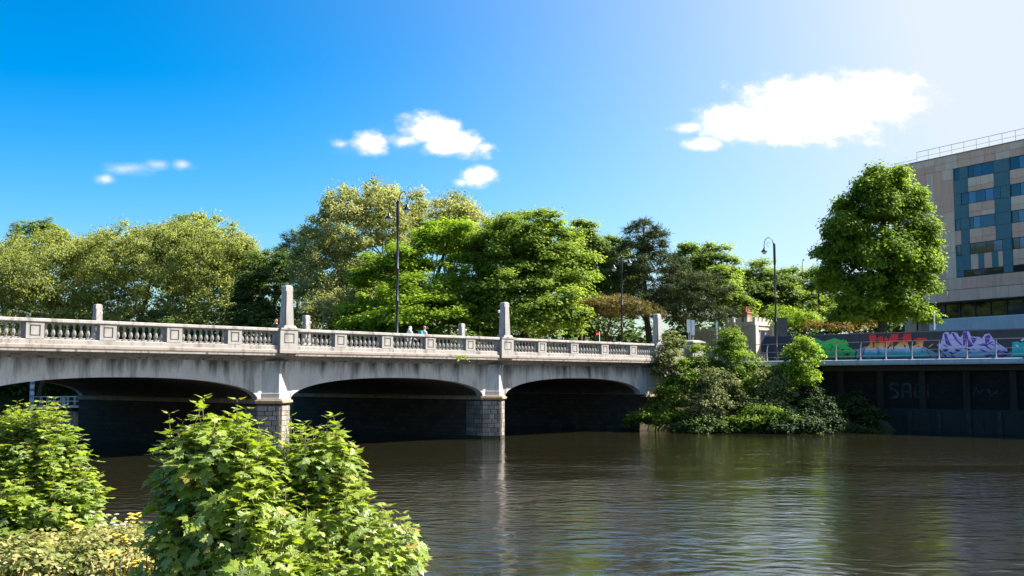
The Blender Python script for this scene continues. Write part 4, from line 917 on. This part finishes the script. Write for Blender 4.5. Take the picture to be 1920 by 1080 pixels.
# ------------------------------------------------------------------ people on the bridge
def person(label, loc, rz, skin, top, trousers, hairc, height_m=1.7, lean=0.1, hood=None, cap=None):
    t = thing('person', label, 'person', loc, rz); k = height_m/1.72
    vs = [(0,0,.92),(0,.0,1.12),(0,lean*.4,1.32),(0,lean*.7,1.43),(0,lean,1.50),(0,lean+.02,1.60)]
    rad = [.145,.125,.15,.10,.055,.06]; es = [(0,1),(1,2),(2,3),(3,4),(4,5)]
    def add(v, r, p): vs.append(v); rad.append(r); es.append((p, len(vs)-1)); return len(vs)-1
    for sx, sw in ((-1, .16), (1, -.14)):
        a = add((sx*.10, 0, .86), .10, 0); a = add((sx*.10, sw*.6, .48), .065, a); a = add((sx*.10, sw*.8-.05*(sw < 0), .10), .042, a); a = add((sx*.10, sw*.8+.13, .03), .035, a)
        a = add((sx*.19, lean*.6, 1.39), .065, 2); a = add((sx*.25, -sw*.7, 1.12), .045, a); a = add((sx*.22, -sw*.7+.20, .96), .035, a); h0 = add((sx*.215, -sw*.7+.27, .93), .03, a)
        for f in range(4): add((sx*(.185+.02*f), -sw*.7+.35-.008*abs(f-1.5), .905), .011, h0)
        add((sx*.17, -sw*.7+.31, .94), .012, h0)
    me = bpy.data.meshes.new('skeleton'); me.from_pydata([(x*k, y*k, z*k) for x, y, z in vs], es, []); o = bpy.data.objects.new('body', me); COL.objects.link(o)
    sk = o.modifiers.new('skin', 'SKIN')
    for i, sv in enumerate(me.skin_vertices[0].data): sv.radius = (rad[i]*k, rad[i]*k); sv.use_root = (i == 0)
    sb = o.modifiers.new('sub', 'SUBSURF'); sb.levels = 1; sb.render_levels = 1
    dg = bpy.context.evaluated_depsgraph_get(); b = bpy.data.meshes.new_from_object(o.evaluated_get(dg)); bpy.data.objects.remove(o)
    bm = bmesh.new(); bm.from_mesh(b)                 # head joined onto the neck as part of the same body mesh
    hd = bmesh.ops.create_uvsphere(bm, u_segments=14, v_segments=10, radius=1)['verts']
    for v in hd:
        x, y, z = v.co; jaw = 1-.22*max(0, -z); v.co = Vector((x*.075*jaw, lean+.02+y*.095*jaw+(.015 if y > .8 and abs(z) < .3 else 0), 1.62+z*.118))*k
    ns = bmesh.ops.create_cone(bm, cap_ends=True, segments=6, radius1=.018*k, radius2=.004*k, depth=.05*k)['verts']
    for v in ns: x, y, z = v.co; v.co = Vector((x, z+(lean+.02+.10)*k, y+1.605*k))
    for f in bm.faces:
        c = f.calc_center_median()/k; f.smooth = True
        f.material_index = 0 if (c.z > 1.485 or (c.z < .985 and abs(c.x) > .155)) else (1 if c.z > .90 else (2 if c.z > .09 else 3))
    bm.to_mesh(b); bm.free(); b.name = 'body'
    for m_ in (skin, top, trousers, BLACKM): b.materials.append(m_)
    inst('body', b, t)
    m = MB(); R_ = .088 if not hood else .105
    prof = [(R_*.95*k, 0), (R_*1.03*k, .04*k), (R_*.9*k, .09*k), (R_*.5*k, .125*k), (.005, .135*k)]
    m.lathe(prof, (0, (lean-.005)*k, 1.625*k), 12)
    if hood: m.lathe([(.16*k, -.24*k), (.12*k, -.12*k), (R_*k, 0)], (0, (lean-.03)*k, 1.625*k), 12)
    if cap: m.box(-.06*k, .06*k, (lean+.07)*k, (lean+.19)*k, 1.66*k, 1.675*k)
    m.obj('hood' if hood else 'cap' if cap else 'hair', hood or cap or hairc, t, True)
    return t
SKIN = plain('skin', (.50,.30,.22), .6)
def foot(u, t, rz_): p = on_plane(u, 640, bw(0, t, 0)[:2], NF); return (p[0], p[1], 5.13)
p1 = person('person in a white hooded top walking on the bridge', foot(767, 2.0, 0), ANG-math.pi/2, SKIN, plain('white_cloth', (.72,.72,.73), .9), plain('grey_cloth', (.2,.2,.22), .9), WHITE, 1.66, .08, hood=plain('white_cloth', (.72,.72,.73)))
p2 = person('person in a pale lilac top and cap wearing a teal backpack on the bridge', foot(793, 2.0, 0), ANG-math.pi/2, SKIN, plain('lilac_cloth', (.58,.50,.62), .9), plain('denim', (.06,.08,.14), .9), WHITE, 1.72, .12, cap=plain('mauve_cloth', (.33,.27,.33), .9))
p3 = person('ginger-haired person behind the parapet just left of the first tall obelisk', foot(519, 1.4, 0), ANG+math.pi/2, plain('ruddy_skin', (.62,.33,.22), .6), plain('dark_cloth', (.04,.04,.05), .9), plain('denim', (.06,.08,.14)), plain('ginger_hair', (.42,.17,.07), .8), 1.66, .06)
bp = thing('backpack', 'teal backpack on the back of the walker in lilac', 'bag', p2.location, ANG-math.pi/2)
m = MB(); m.frustum(0, -.20, 1.02, 1.46, .16, .10, .13, .07); m.box(-.12, .12, -.34, -.29, 1.06, 1.25); m.obj('pack', plain('teal_cloth', (.03,.33,.34), .8), bp, bevel=.02)
for x in (-.1, .1): m = MB(); m.tube([(x, -.12, 1.44), (x, .05, 1.47), (x, .16, 1.3), (x, .08, 1.1)], .014, 5); m.obj('strap', plain('teal_cloth', (.03,.33,.34)), bp)

# ------------------------------------------------------------------ landing stage seen through the left arch
ja = at(60, 768, 133); jb = at(178, 768, 133); JL = float(np.linalg.norm(jb-ja))
jt = thing('landing_stage', 'floating landing stage with white railings seen through the left arch', 'jetty', (ja[0], ja[1], 0), 0)
m = MB(); m.box(0, JL, 0, 2.6, .30, .52); m.obj('deck', plain('pale_deck', (.48,.42,.38), .8), jt)
for x in np.arange(.3, JL, 1.9): m = MB(); m.box(x, x+.7, .2, 2.4, -.3, .298); m.obj('float', plain('float_black', (.03,.03,.03), .7), jt)
for y in (.06, 2.5):
    m = MB(); m.tube([(0, y, 1.62), (JL, y, 1.62)], .035, 6); m.tube([(0, y, 1.08), (JL, y, 1.08)], .022, 6); m.obj('rail', WHITE, jt)
    for x in np.linspace(.1, JL-.1, 10): m = MB(); m.tube([(x, y, .5), (x, y, 1.62)], .035, 6); m.obj('railing_post', WHITE, jt)
pl = thing('mooring_pile', 'white and blue banded mooring pile at the end of the landing stage', 'post', (ja[0]-.25, ja[1]+.4, 0))
m = MB(); m.lathe([(.27,-1.5),(.27,5.2),(.2,5.35),(.01,5.4)], n=12); m.obj('shaft', WHITE, pl, True)
for z in (.7, 1.5, 2.3, 3.1, 3.9): m = MB(); m.lathe([(.28, z), (.28, z+.34)], n=12); m.obj('band', plain('blue_band', (.10,.26,.42), .5), pl)
bb = at(166, 745, 132.4); lb = thing('lifebuoy_stand', 'red lifebuoy housing on a black post on the landing stage', 'lifebuoy', (bb[0], bb[1]+.5, .52))
m = MB(); m.tube([(0,.1,0),(0,.1,1.5)], .06, 6); m.obj('post', BLACKM, lb)
m = MB(); ring = [(.26*math.cos(q), 0, 1.62+.26*math.sin(q)) for q in np.linspace(0, 2*math.pi, 17)]; m.tube(ring, .085, 8); m.obj('ring', plain('lifebuoy_red', (.65,.03,.03), .5), lb, True)
pn = thing('information_board', 'dull red board standing on the landing stage', 'board', (ja[0]+5.0, ja[1]+1.6, .52))
m = MB(); m.box(0, 1.9, 0, .06, .5, 1.15); m.obj('panel', plain('dull_red', (.22,.035,.045), .6), pn)
for x in (.15, 1.7): m = MB(); m.tube([(x, .1, 0), (x, .1, 1.1)], .04, 6); m.obj('leg', WHITE, pn)
tb = thing('bin', 'small pale bin on the landing stage', 'bin', (ja[0]+3.3, ja[1]+1.2, .52)); m = MB(); m.lathe([(.2,0),(.26,.8),(.28,.8),(.28,.9),(.05,1.0)], n=10); m.obj('drum', plain('bin_grey', (.45,.5,.52), .6), tb)

# weed on the cornice
wp = thing('ledge_fern', 'small yellow-green fern growing out of the bridge cornice', 'plant', bw(12.1, -.26, 4.98), ANG)
V = []; fr = []
for i in range(26):
    a = RNG.uniform(-1.4, 1.4); l = RNG.uniform(.25, .6); base = np.array([0., 0, 0]); dirv = np.array([math.sin(a), -.5, .7-abs(a)*.5])
    for j in range(7):
        q = j/6; p = base+dirv*l*q+np.array([0, -.1*q*q, -.55*l*q*q]); fr.append(p)
fr = np.array(fr); nr = unit(len(fr))+np.array([0, -.5, .6]); nr /= np.linalg.norm(nr, axis=1, keepdims=True)
inst('fronds', raw_mesh('fronds', rhombi(fr, nr, np.full(len(fr), .16), np.full(len(fr), .07)), np.arange(4*len(fr)).reshape(-1, 4), G_YELLOW, RNG.random(len(fr))), wp)

# ------------------------------------------------------------------ foreground saplings with palmate leaves
def palmate(kind):
    """five-lobed leaf about one unit long, folded along the veins and drooping at the tips"""
    half = [(0, 0), (.10, .02), (.30, -.10), (.26, .06), (.46, .10), (.36, .20), (.52, .42), (.34, .40), (.30, .52), (.17, .46), (.20, .68), (.10, .72), (0, 1.0)]
    if kind == 1: half = [(0, 0), (.12, .0), (.34, -.05), (.31, .10), (.50, .18), (.40, .26), (.56, .50), (.36, .47), (.24, .52), (.17, .50), (.18, .74), (.09, .78), (0, 1.04)]
    pts = half+[(-x, y) for x, y in half[-2:0:-1]]
    cz = lambda x, y: -.34*x*x-.10*y*y+.10*abs(x)*(1-abs(x)) + (.05*math.sin(7*y+3*x) if kind else .04*math.sin(6*y))
    m = MB(); c = (0, .36); n = len(pts)
    vs = [(x, y, cz(x, y)) for x, y in pts]+[(0, .36, cz(0, .36)-.03)]
    m.add(vs, [(i, (i+1) % n, n) for i in range(n)])
    m.tube([(0, 0, 0), (0, -.25, -.03), (0, -.5, .05)], .012, 3)
    return m
LM = {}
LEAFCOL = {'mature': [(.135,.205,.03), (.175,.25,.042)], 'fresh': [(.24,.31,.04), (.28,.34,.06)], 'pale': [(.22,.285,.09), (.26,.32,.125)], 'red': [(.25,.235,.045), (.29,.22,.05)]}
def leaf_mat(nm):
    m, nt, N, L, p = mat_base('leaf_'+nm); p.inputs['Roughness'].default_value = .38; p.inputs['Specular IOR Level'].default_value = .45
    oi = N.new('ShaderNodeTexCoord'); no = N.new('ShaderNodeTexNoise'); no.inputs['Scale'].default_value = 5; L.new(oi.outputs['Object'], no.inputs['Vector'])
    r = N.new('ShaderNodeValToRGB'); L.new(no.outputs[0], r.inputs[0]); r.color_ramp.elements[0].position = .35; r.color_ramp.elements[1].position = .65
    r.color_ramp.elements[0].color = LEAFCOL[nm][0]+(1,); r.color_ramp.elements[1].color = LEAFCOL[nm][1]+(1,); L.new(r.outputs[0], p.inputs['Base Color'])
    tr = N.new('ShaderNodeBsdfTranslucent'); g = N.new('ShaderNodeMix'); g.data_type = 'RGBA'; g.blend_type = 'MULTIPLY'; g.inputs[0].default_value = 1
    L.new(r.outputs[0], g.inputs[6]); g.inputs[7].default_value = (1.7,1.8,.5,1); L.new(g.outputs[2], tr.inputs['Color'])
    mx = N.new('ShaderNodeMixShader'); mx.inputs[0].default_value = .35; L.new(p.outputs[0], mx.inputs[1]); L.new(tr.outputs[0], mx.inputs[2]); L.new(mx.outputs[0], N['Material Output'].inputs['Surface']); return m
for nm in LEAFCOL:
    mt_ = leaf_mat(nm)
    for k in (0, 1): LM[nm, k] = palmate(k).mesh('leaf', mt_, False)
def sapling(label, base, stems, nleaf, size, upness, cams=(0, 0, HC), shoots=10, red=.06, seed=1, style='tier', spread=.0):
    """stems: list of (lobe centre, radii) in world metres"""
    rg = np.random.default_rng(seed); base = np.array(base, float)
    root = thing('sapling', label, 'sapling', base, 0, 'maple saplings on the near bank')
    wood = MB(); leaves = []                          # (pos, tip, normal, size, kind)
    vol = np.array([r[0]*r[1]*r[2] for c, r in stems])**.75; vol /= vol.sum()
    for (C, Rr), f in zip(stems, vol):
        C = np.array(C)-base; Rr = np.array(Rr); foot_ = np.array([rg.normal()*.12, rg.normal()*.12, -.1]); 
        axis_top = C+[0, 0, Rr[2]*.92]; wood.tube([foot_, foot_*.4+C*.6-[0, 0, Rr[2]*.3], C, axis_top], [.02, .016, .011, .004], 5)
        n = int(nleaf*f); nsh = max(6, n//10)
        for j in range(nsh):                          # a side shoot that carries pairs of leaves
            u = rg.normal(size=3); u /= np.linalg.norm(u); u[2] = abs(u[2]) if rg.random() < .72 else u[2]
            end = C+u*Rr*rg.uniform(.62, 1.0)*(1.22 if rg.random() < .14 else 1); h0 = np.clip((end[2]-(C[2]-Rr[2]))/(2*Rr[2]), .02, .9)*.75
            st_ = foot_*(1-h0)+axis_top*h0; mid = st_*.5+end*.5-[0, 0, .04]
            wood.tube([st_, mid, end], [.007, .005, .0025], 4)
            out = end-st_; out /= np.linalg.norm(out)+1e-6; grow_ = out*.6+np.array([0, 0, .6]); grow_ /= np.linalg.norm(grow_)
            top_ = max(0, (end[2]-C[2])/Rr[2])
            for pr in range(5):
                q = pr/4; p = mid*(1-(.30+.70*q))+end*(.30+.70*q)+grow_*.05*q
                ax = rg.uniform(0, math.pi)+pr*math.pi/2
                for sgn in (-1, 1):
                    lat = np.array([math.cos(ax)*sgn, math.sin(ax)*sgn, 0]); 
                    nr = np.array([0, 0, upness])+out*.85*(1-upness*.5)+rg.normal(size=3)*.30; nr /= np.linalg.norm(nr)
                    tp = lat*.8+out*.45+np.array([0, 0, -.35]); tp -= nr*(tp@nr); tp /= np.linalg.norm(tp)+1e-6
                    s_ = size*rg.uniform(.7, 1.15)*(1-.42*q*(.4+.6*top_))
                    kd = 'mature'
                    if q > .6: kd = 'fresh' if rg.random() < .6 else 'mature'
                    if rg.random() < .34: kd = 'pale'
                    if top_ > .55 and q > .5: kd = 'fresh'
                    if q == 1 and rg.random() < red*(1+2*top_): kd = 'red'
                    leaves.append((p+tp*s_*.42, tp, nr, s_, kd))
        for j in range(shoots):                       # upright leading shoots with small fresh leaves
            u = np.array([rg.uniform(-.8, .8), rg.uniform(-.8, .8), 0]); st_ = C+u*Rr; st_[2] = C[2]+Rr[2]*math.sqrt(max(.05, 1-(u[0]**2+u[1]**2)))*.86; ln = rg.uniform(.06, .22)
            e_ = st_+np.array([rg.normal()*.03, rg.normal()*.03, ln]); wood.tube([st_-[0, 0, .25], st_, e_], [.005, .0035, .002], 4)
            for pr in range(5):
                p = (st_-[0, 0, .10])*(1-pr/4)+e_*(pr/4); ax = pr*math.pi/2+rg.uniform(-.3, .3)
                for sgn in (-1, 1):
                    lat = np.array([math.cos(ax)*sgn, math.sin(ax)*sgn, .5*(pr/4)]); lat /= np.linalg.norm(lat); nr = np.cross(np.cross(lat, [0, 0, 1]), lat)+rg.normal(size=3)*.15; nr /= np.linalg.norm(nr); nr = nr if nr[2] > 0 else -nr
                    s_ = size*(.98-.14*pr)*rg.uniform(.8, 1.1); leaves.append((p+lat*s_*.35, lat, nr, s_, 'red' if pr == 4 and rg.random() < .18 else 'fresh'))
    wood.obj('stem', plain('young_bark', (.13,.10,.05), .8), root, True)
    cp_ = np.array(cams)-base
    dist = np.array([np.linalg.norm(l[0]-cp_)-1.2*l[3] for l in leaves]); order = np.argsort(dist)
    near = set(order[:298].tolist()); bulk = {}
    for i, (p, tp, nr, s_, kd) in enumerate(leaves):
        tp = tp-nr*(tp@nr); tp /= np.linalg.norm(tp); sd = np.cross(tp, nr)
        if i in near:
            M_ = Matrix(((sd[0]*s_, tp[0]*s_, nr[0]*s_, p[0]), (sd[1]*s_, tp[1]*s_, nr[1]*s_, p[1]), (sd[2]*s_, tp[2]*s_, nr[2]*s_, p[2]), (0, 0, 0, 1)))
            inst('leaf', LM[kd, i % 2], root, mat=M_)
        else: bulk.setdefault(kd, []).append((i, p, tp, sd, nr, s_))
    V = []; Fa = []; mi = []; mats = []; o = 0
    for kd, ls in bulk.items():
        mats.append(LM[kd, 0].materials[0])
        for i, p, tp, sd, nr, s_ in ls:
            me = LM[kd, i % 2]; key = (kd, i % 2)
            if key not in sapling.cache: sapling.cache[key] = (np.array([v.co[:] for v in me.vertices]), [tuple(f.vertices) for f in me.polygons])
            v, fs = sapling.cache[key]; V.append(p+s_*(v[:, :1]*sd+v[:, 1:2]*tp+v[:, 2:]*nr)); Fa += [tuple(q+o for q in f) for f in fs]; mi += [len(mats)-1]*len(fs); o += len(v)
    me = bpy.data.meshes.new('foliage'); me.from_pydata(np.concatenate(V).tolist(), [], Fa)
    for mm in mats: me.materials.append(mm)
    me.polygons.foreach_set('material_index', mi); me.update(); tag(inst('foliage', me, root), kind='stuff')
    return root
sapling.cache = {}
def lob(u, v, ru, rv, Y, ry=None): k = Y/F_PX; return (at(u, v, Y), (ru*k, ry or ru*k, rv*k))
def gz(x, y): return float(height(x, y))
b1 = at(430, 1200, 8.6); b2 = at(610, 1200, 8.9)
sapling('maple sapling with large pale leaves in the middle foreground before the first pier', (b1[0], b1[1], gz(b1[0], b1[1])), [lob(400,890,105,115,8.5,.42), lob(440,1010,115,110,8.3,.45), lob(345,960,60,130,8.6,.3), lob(470,940,60,120,8.5,.35),lob(330,1060,70,70,8.2,.3),lob(470,1090,110,60,8.0,.4)], 2300, .145, .5, seed=4, red=.02)
sapling('maple sapling with reddish shoot tips right of the pale-leaved one', (b2[0], b2[1], gz(b2[0], b2[1])), [lob(610,915,75,108,8.9,.4), lob(560,900,50,90,8.9,.3), lob(640,1010,75,110,8.7,.4), lob(735,1060,62,75,8.6,.35), lob(560,1040,90,80,8.5,.4),lob(660,1100,120,60,8.3,.4)], 2200, .135, .5, seed=9, red=.03)
b3 = at(70, 1040, 10.6); b4 = at(20, 1060, 9.8)
sapling('dense bright green sapling at the left edge with tiered leaves', (b3[0], b3[1], gz(b3[0], b3[1])), [lob(85,880,66,95,10.8,.45), lob(20,890,60,105,10.9,.45), lob(140,950,46,75,10.6,.35), lob(60,980,90,75,10.4,.45), lob(10,1000,60,70,10.2,.4),lob(110,1000,70,60,10.5,.4),lob(30,830,40,60,10.9,.35),lob(90,830,36,62,10.9,.35)], 4200, .125, 1.0, seed=21, red=.02, shoots=7)

# ------------------------------------------------------------------ near-bank weeds, flowers, grass
def blades(n):
    x = RNG.uniform(-6.2, 2.5, n); y = RNG.uniform(5.6, 13.5, n); a = x*D[0]+y*D[1]; ok = (a < 8.6) & (x < -.29*y+RNG.normal(size=n)*.12); x, y = x[ok], y[ok]; z = height(x, y); n = len(x)
    az = RNG.uniform(0, 6.28, n); l = RNG.uniform(.04, .17, n)*np.where(RNG.random(n) < .06, 2.2, 1); w = RNG.uniform(.006, .014, n); ln = RNG.uniform(.1, .6, n)
    bx, by = np.cos(az), np.sin(az); p0 = np.stack([x-by*w, y+bx*w, z-.03], 1); p1 = np.stack([x+by*w, y-bx*w, z-.03], 1)
    mid = np.stack([x+bx*l*ln*.35, y+by*l*ln*.35, z+l*.6], 1); tip = np.stack([x+bx*l*ln, y+by*l*ln, z+l*(1-.3*ln)], 1); off = np.stack([-by*w*.7, bx*w*.7, 0*w], 1)
    V = np.stack([p0, p1, mid-off, mid+off, mid+off, mid-off, tip, tip], 1)
    V = np.stack([p0, p1, mid-off, mid+off, tip], 1).reshape(-1, 3); i = np.arange(n)*5
    F3 = np.concatenate([np.stack([i, i+1, i+2], 1), np.stack([i, i+2, i+3], 1), np.stack([i+3, i+2, i+4], 1)]); tv = np.tile(RNG.random(n), 3)
    return V, F3, tv
V, F3, tv = blades(120000)
tag(inst('grass', raw_mesh('grass', V, F3, leafy('grass_blades', [(.08,.125,.02), (.19,.21,.05), (.38,.32,.13), (.50,.41,.21)], .3, (1.2,1.2,.6)), tv, 3)), kind='stuff')
wb = []
for i in range(26):
    u = RNG.uniform(-30, 270); Y = RNG.uniform(9.0, 11.3); p = at(u, 1060, Y); p[2] = gz(p[0], p[1])+.12
    if p[0]*D[0]+p[1]*D[1] < 7.2: wb.append((p, (.24, .24, .12)))
V, Fq, tv, P = crown_geo(wb, 22000, 'shrub', .35, lsc=.33)
tag(inst('ground_cover', raw_mesh('ground_cover', V, Fq, leafy('weedy_leaves', [(.11,.16,.035), (.20,.235,.07), (.38,.35,.14), (.48,.41,.21)], .35, (1.2,1.2,.7)), tv)), kind='stuff')
YEL = plain('yellow_petals', (.60,.45,.05), .6, var=.3, scale=9); WHT = plain('white_petals', (.55,.54,.42), .7); STM = plain('flower_stem', (.14,.16,.04), .7); ORG = leafy('orange_leaves', [(.25,.12,.03), (.36,.2,.05), (.4,.28,.08)], .3, (1.2,1,.6))
def weed(label, x, y, h, n, petals, name, seed, fs=.022):
    rg = random.Random(seed); t = thing(name, label, 'flower', (x, y, gz(x, y)-.02), 0, 'flowering weeds on the near bank'); st = MB(); fl = MB()
    lv = []
    for i in range(n):
        a = rg.uniform(0, 6.28); sp = rg.uniform(.04, .2)*h*1.2; hh = h*rg.uniform(.65, 1.05); tip = (math.cos(a)*sp, math.sin(a)*sp, hh)
        st.tube([(0, 0, 0), (tip[0]*.35, tip[1]*.35, hh*.55), tip], [.005, .004, .0025], 4)
        for j in range(rg.randint(4, 8)):
            c = (tip[0]+rg.uniform(-.045, .045), tip[1]+rg.uniform(-.045, .045), tip[2]+rg.uniform(-.03, .02)); st.tube([tip, c], .002, 3)
            k = 6; r = fs*rg.uniform(.7, 1.2)
            ring = [(c[0]+r*math.cos(q*math.pi/k)*(1 if q % 2 else .55), c[1]+r*math.sin(q*math.pi/k)*(1 if q % 2 else .55), c[2]+(.004 if q % 2 else 0)) for q in range(2*k)]
            fl.add(ring+[(c[0], c[1], c[2]+.012), (c[0], c[1], c[2]-.008)], [(q, (q+1) % (2*k), 2*k) for q in range(2*k)]+[((q+1) % (2*k), q, 2*k+1) for q in range(2*k)])
        for j in range(6): lv.append((tip[0]*.3*j/6, tip[1]*.3*j/6, hh*.6*j/6))
    st.obj('stem', STM, t); fl.obj('flower_head', petals, t)
    lv = np.array(lv)+RNG.normal(size=(len(lv), 3))*.02; nr = unit(len(lv))+np.array([0, 0, .7]); nr /= np.linalg.norm(nr, axis=1, keepdims=True)
    inst('leaves', raw_mesh('leaves', rhombi(lv, nr, np.full(len(lv), .09), np.full(len(lv), .03)), np.arange(4*len(lv)).reshape(-1, 4), G_SHRUB, RNG.random(len(lv))), t)
def wat(u, Y): p = at(u, 1060, Y); return p[0], p[1]
ws = [(252,9.6,.62,3,YEL,'ragwort','tallest yellow ragwort at the water edge of the weeds'), (222,9.5,.42,5,YEL,'ragwort','broad yellow ragwort cluster next to the tallest ragwort'), (198,9.2,.30,5,YEL,'ragwort','low yellow ragwort cluster nearest the bottom edge'),
      (262,9.0,.30,6,YEL,'ragwort','low yellow ragwort beside the maple sapling'), (130,10.0,.56,3,YEL,'ragwort','slender yellow ragwort under the left sapling'), (150,9.3,.26,4,YEL,'ragwort','short ragwort between the slender one and the low cluster'), (75,9.4,.36,4,YEL,'ragwort','orange-yellow ragwort under the dense left sapling'),
      (12,9.1,.30,4,YEL,'ragwort','yellow ragwort at the left picture edge'), (232,9.9,.55,3,WHT,'yarrow','white yarrow standing against the water'), (58,9.2,.24,4,WHT,'yarrow','white yarrow low in the grass at left'), (40,10.1,.5,4,WHT,'yarrow','white yarrow beneath the left sapling leaves'), (190,10.2,.58,3,WHT,'yarrow','loose white yarrow right of the slender ragwort')]
for i, (u, Y, h, n, pt, nm, lab) in enumerate(ws): weed(lab, *wat(u, Y), h*.8, n, pt, nm, 50+i, .026 if pt is YEL else .02)

def blooms(n):
    m = MB(); c_ = []
    while len(c_) < n:
        u = RNG.uniform(-40, 285); Y = RNG.uniform(8.6, 11.2); p = at(u, 1060, Y)
        if p[0]*D[0]+p[1]*D[1] > 7.3: continue
        c_.append((p[0], p[1], gz(p[0], p[1])+RNG.uniform(.06, .24)))
    for x, y, z in c_:
        m.m = int(RNG.choice(3, p=(.5, .3, .2))); r = RNG.uniform(.010, .022); k = 6; tx, ty = RNG.normal(size=2)*.3
        ring = [(x+r*math.cos(q*math.pi/3), y+r*math.sin(q*math.pi/3), z+r*(tx*math.cos(q*math.pi/3)+ty*math.sin(q*math.pi/3))) for q in range(k)]
        m.add(ring+[(x, y, z+r*.4), (x, y, z-r*.3)], [(q, (q+1) % k, k) for q in range(k)]+[((q+1) % k, q, k+1) for q in range(k)])
        m.tube([(x, y, z-.3), (x+.01, y, z-.1), (x, y, z)], .0025, 3)
    return m
tag(blooms(420).obj('wildflowers', [YEL, plain('cream_petals', (.66,.56,.34), .7), plain('pale_orange_petals', (.62,.34,.12), .7)]), kind='stuff')
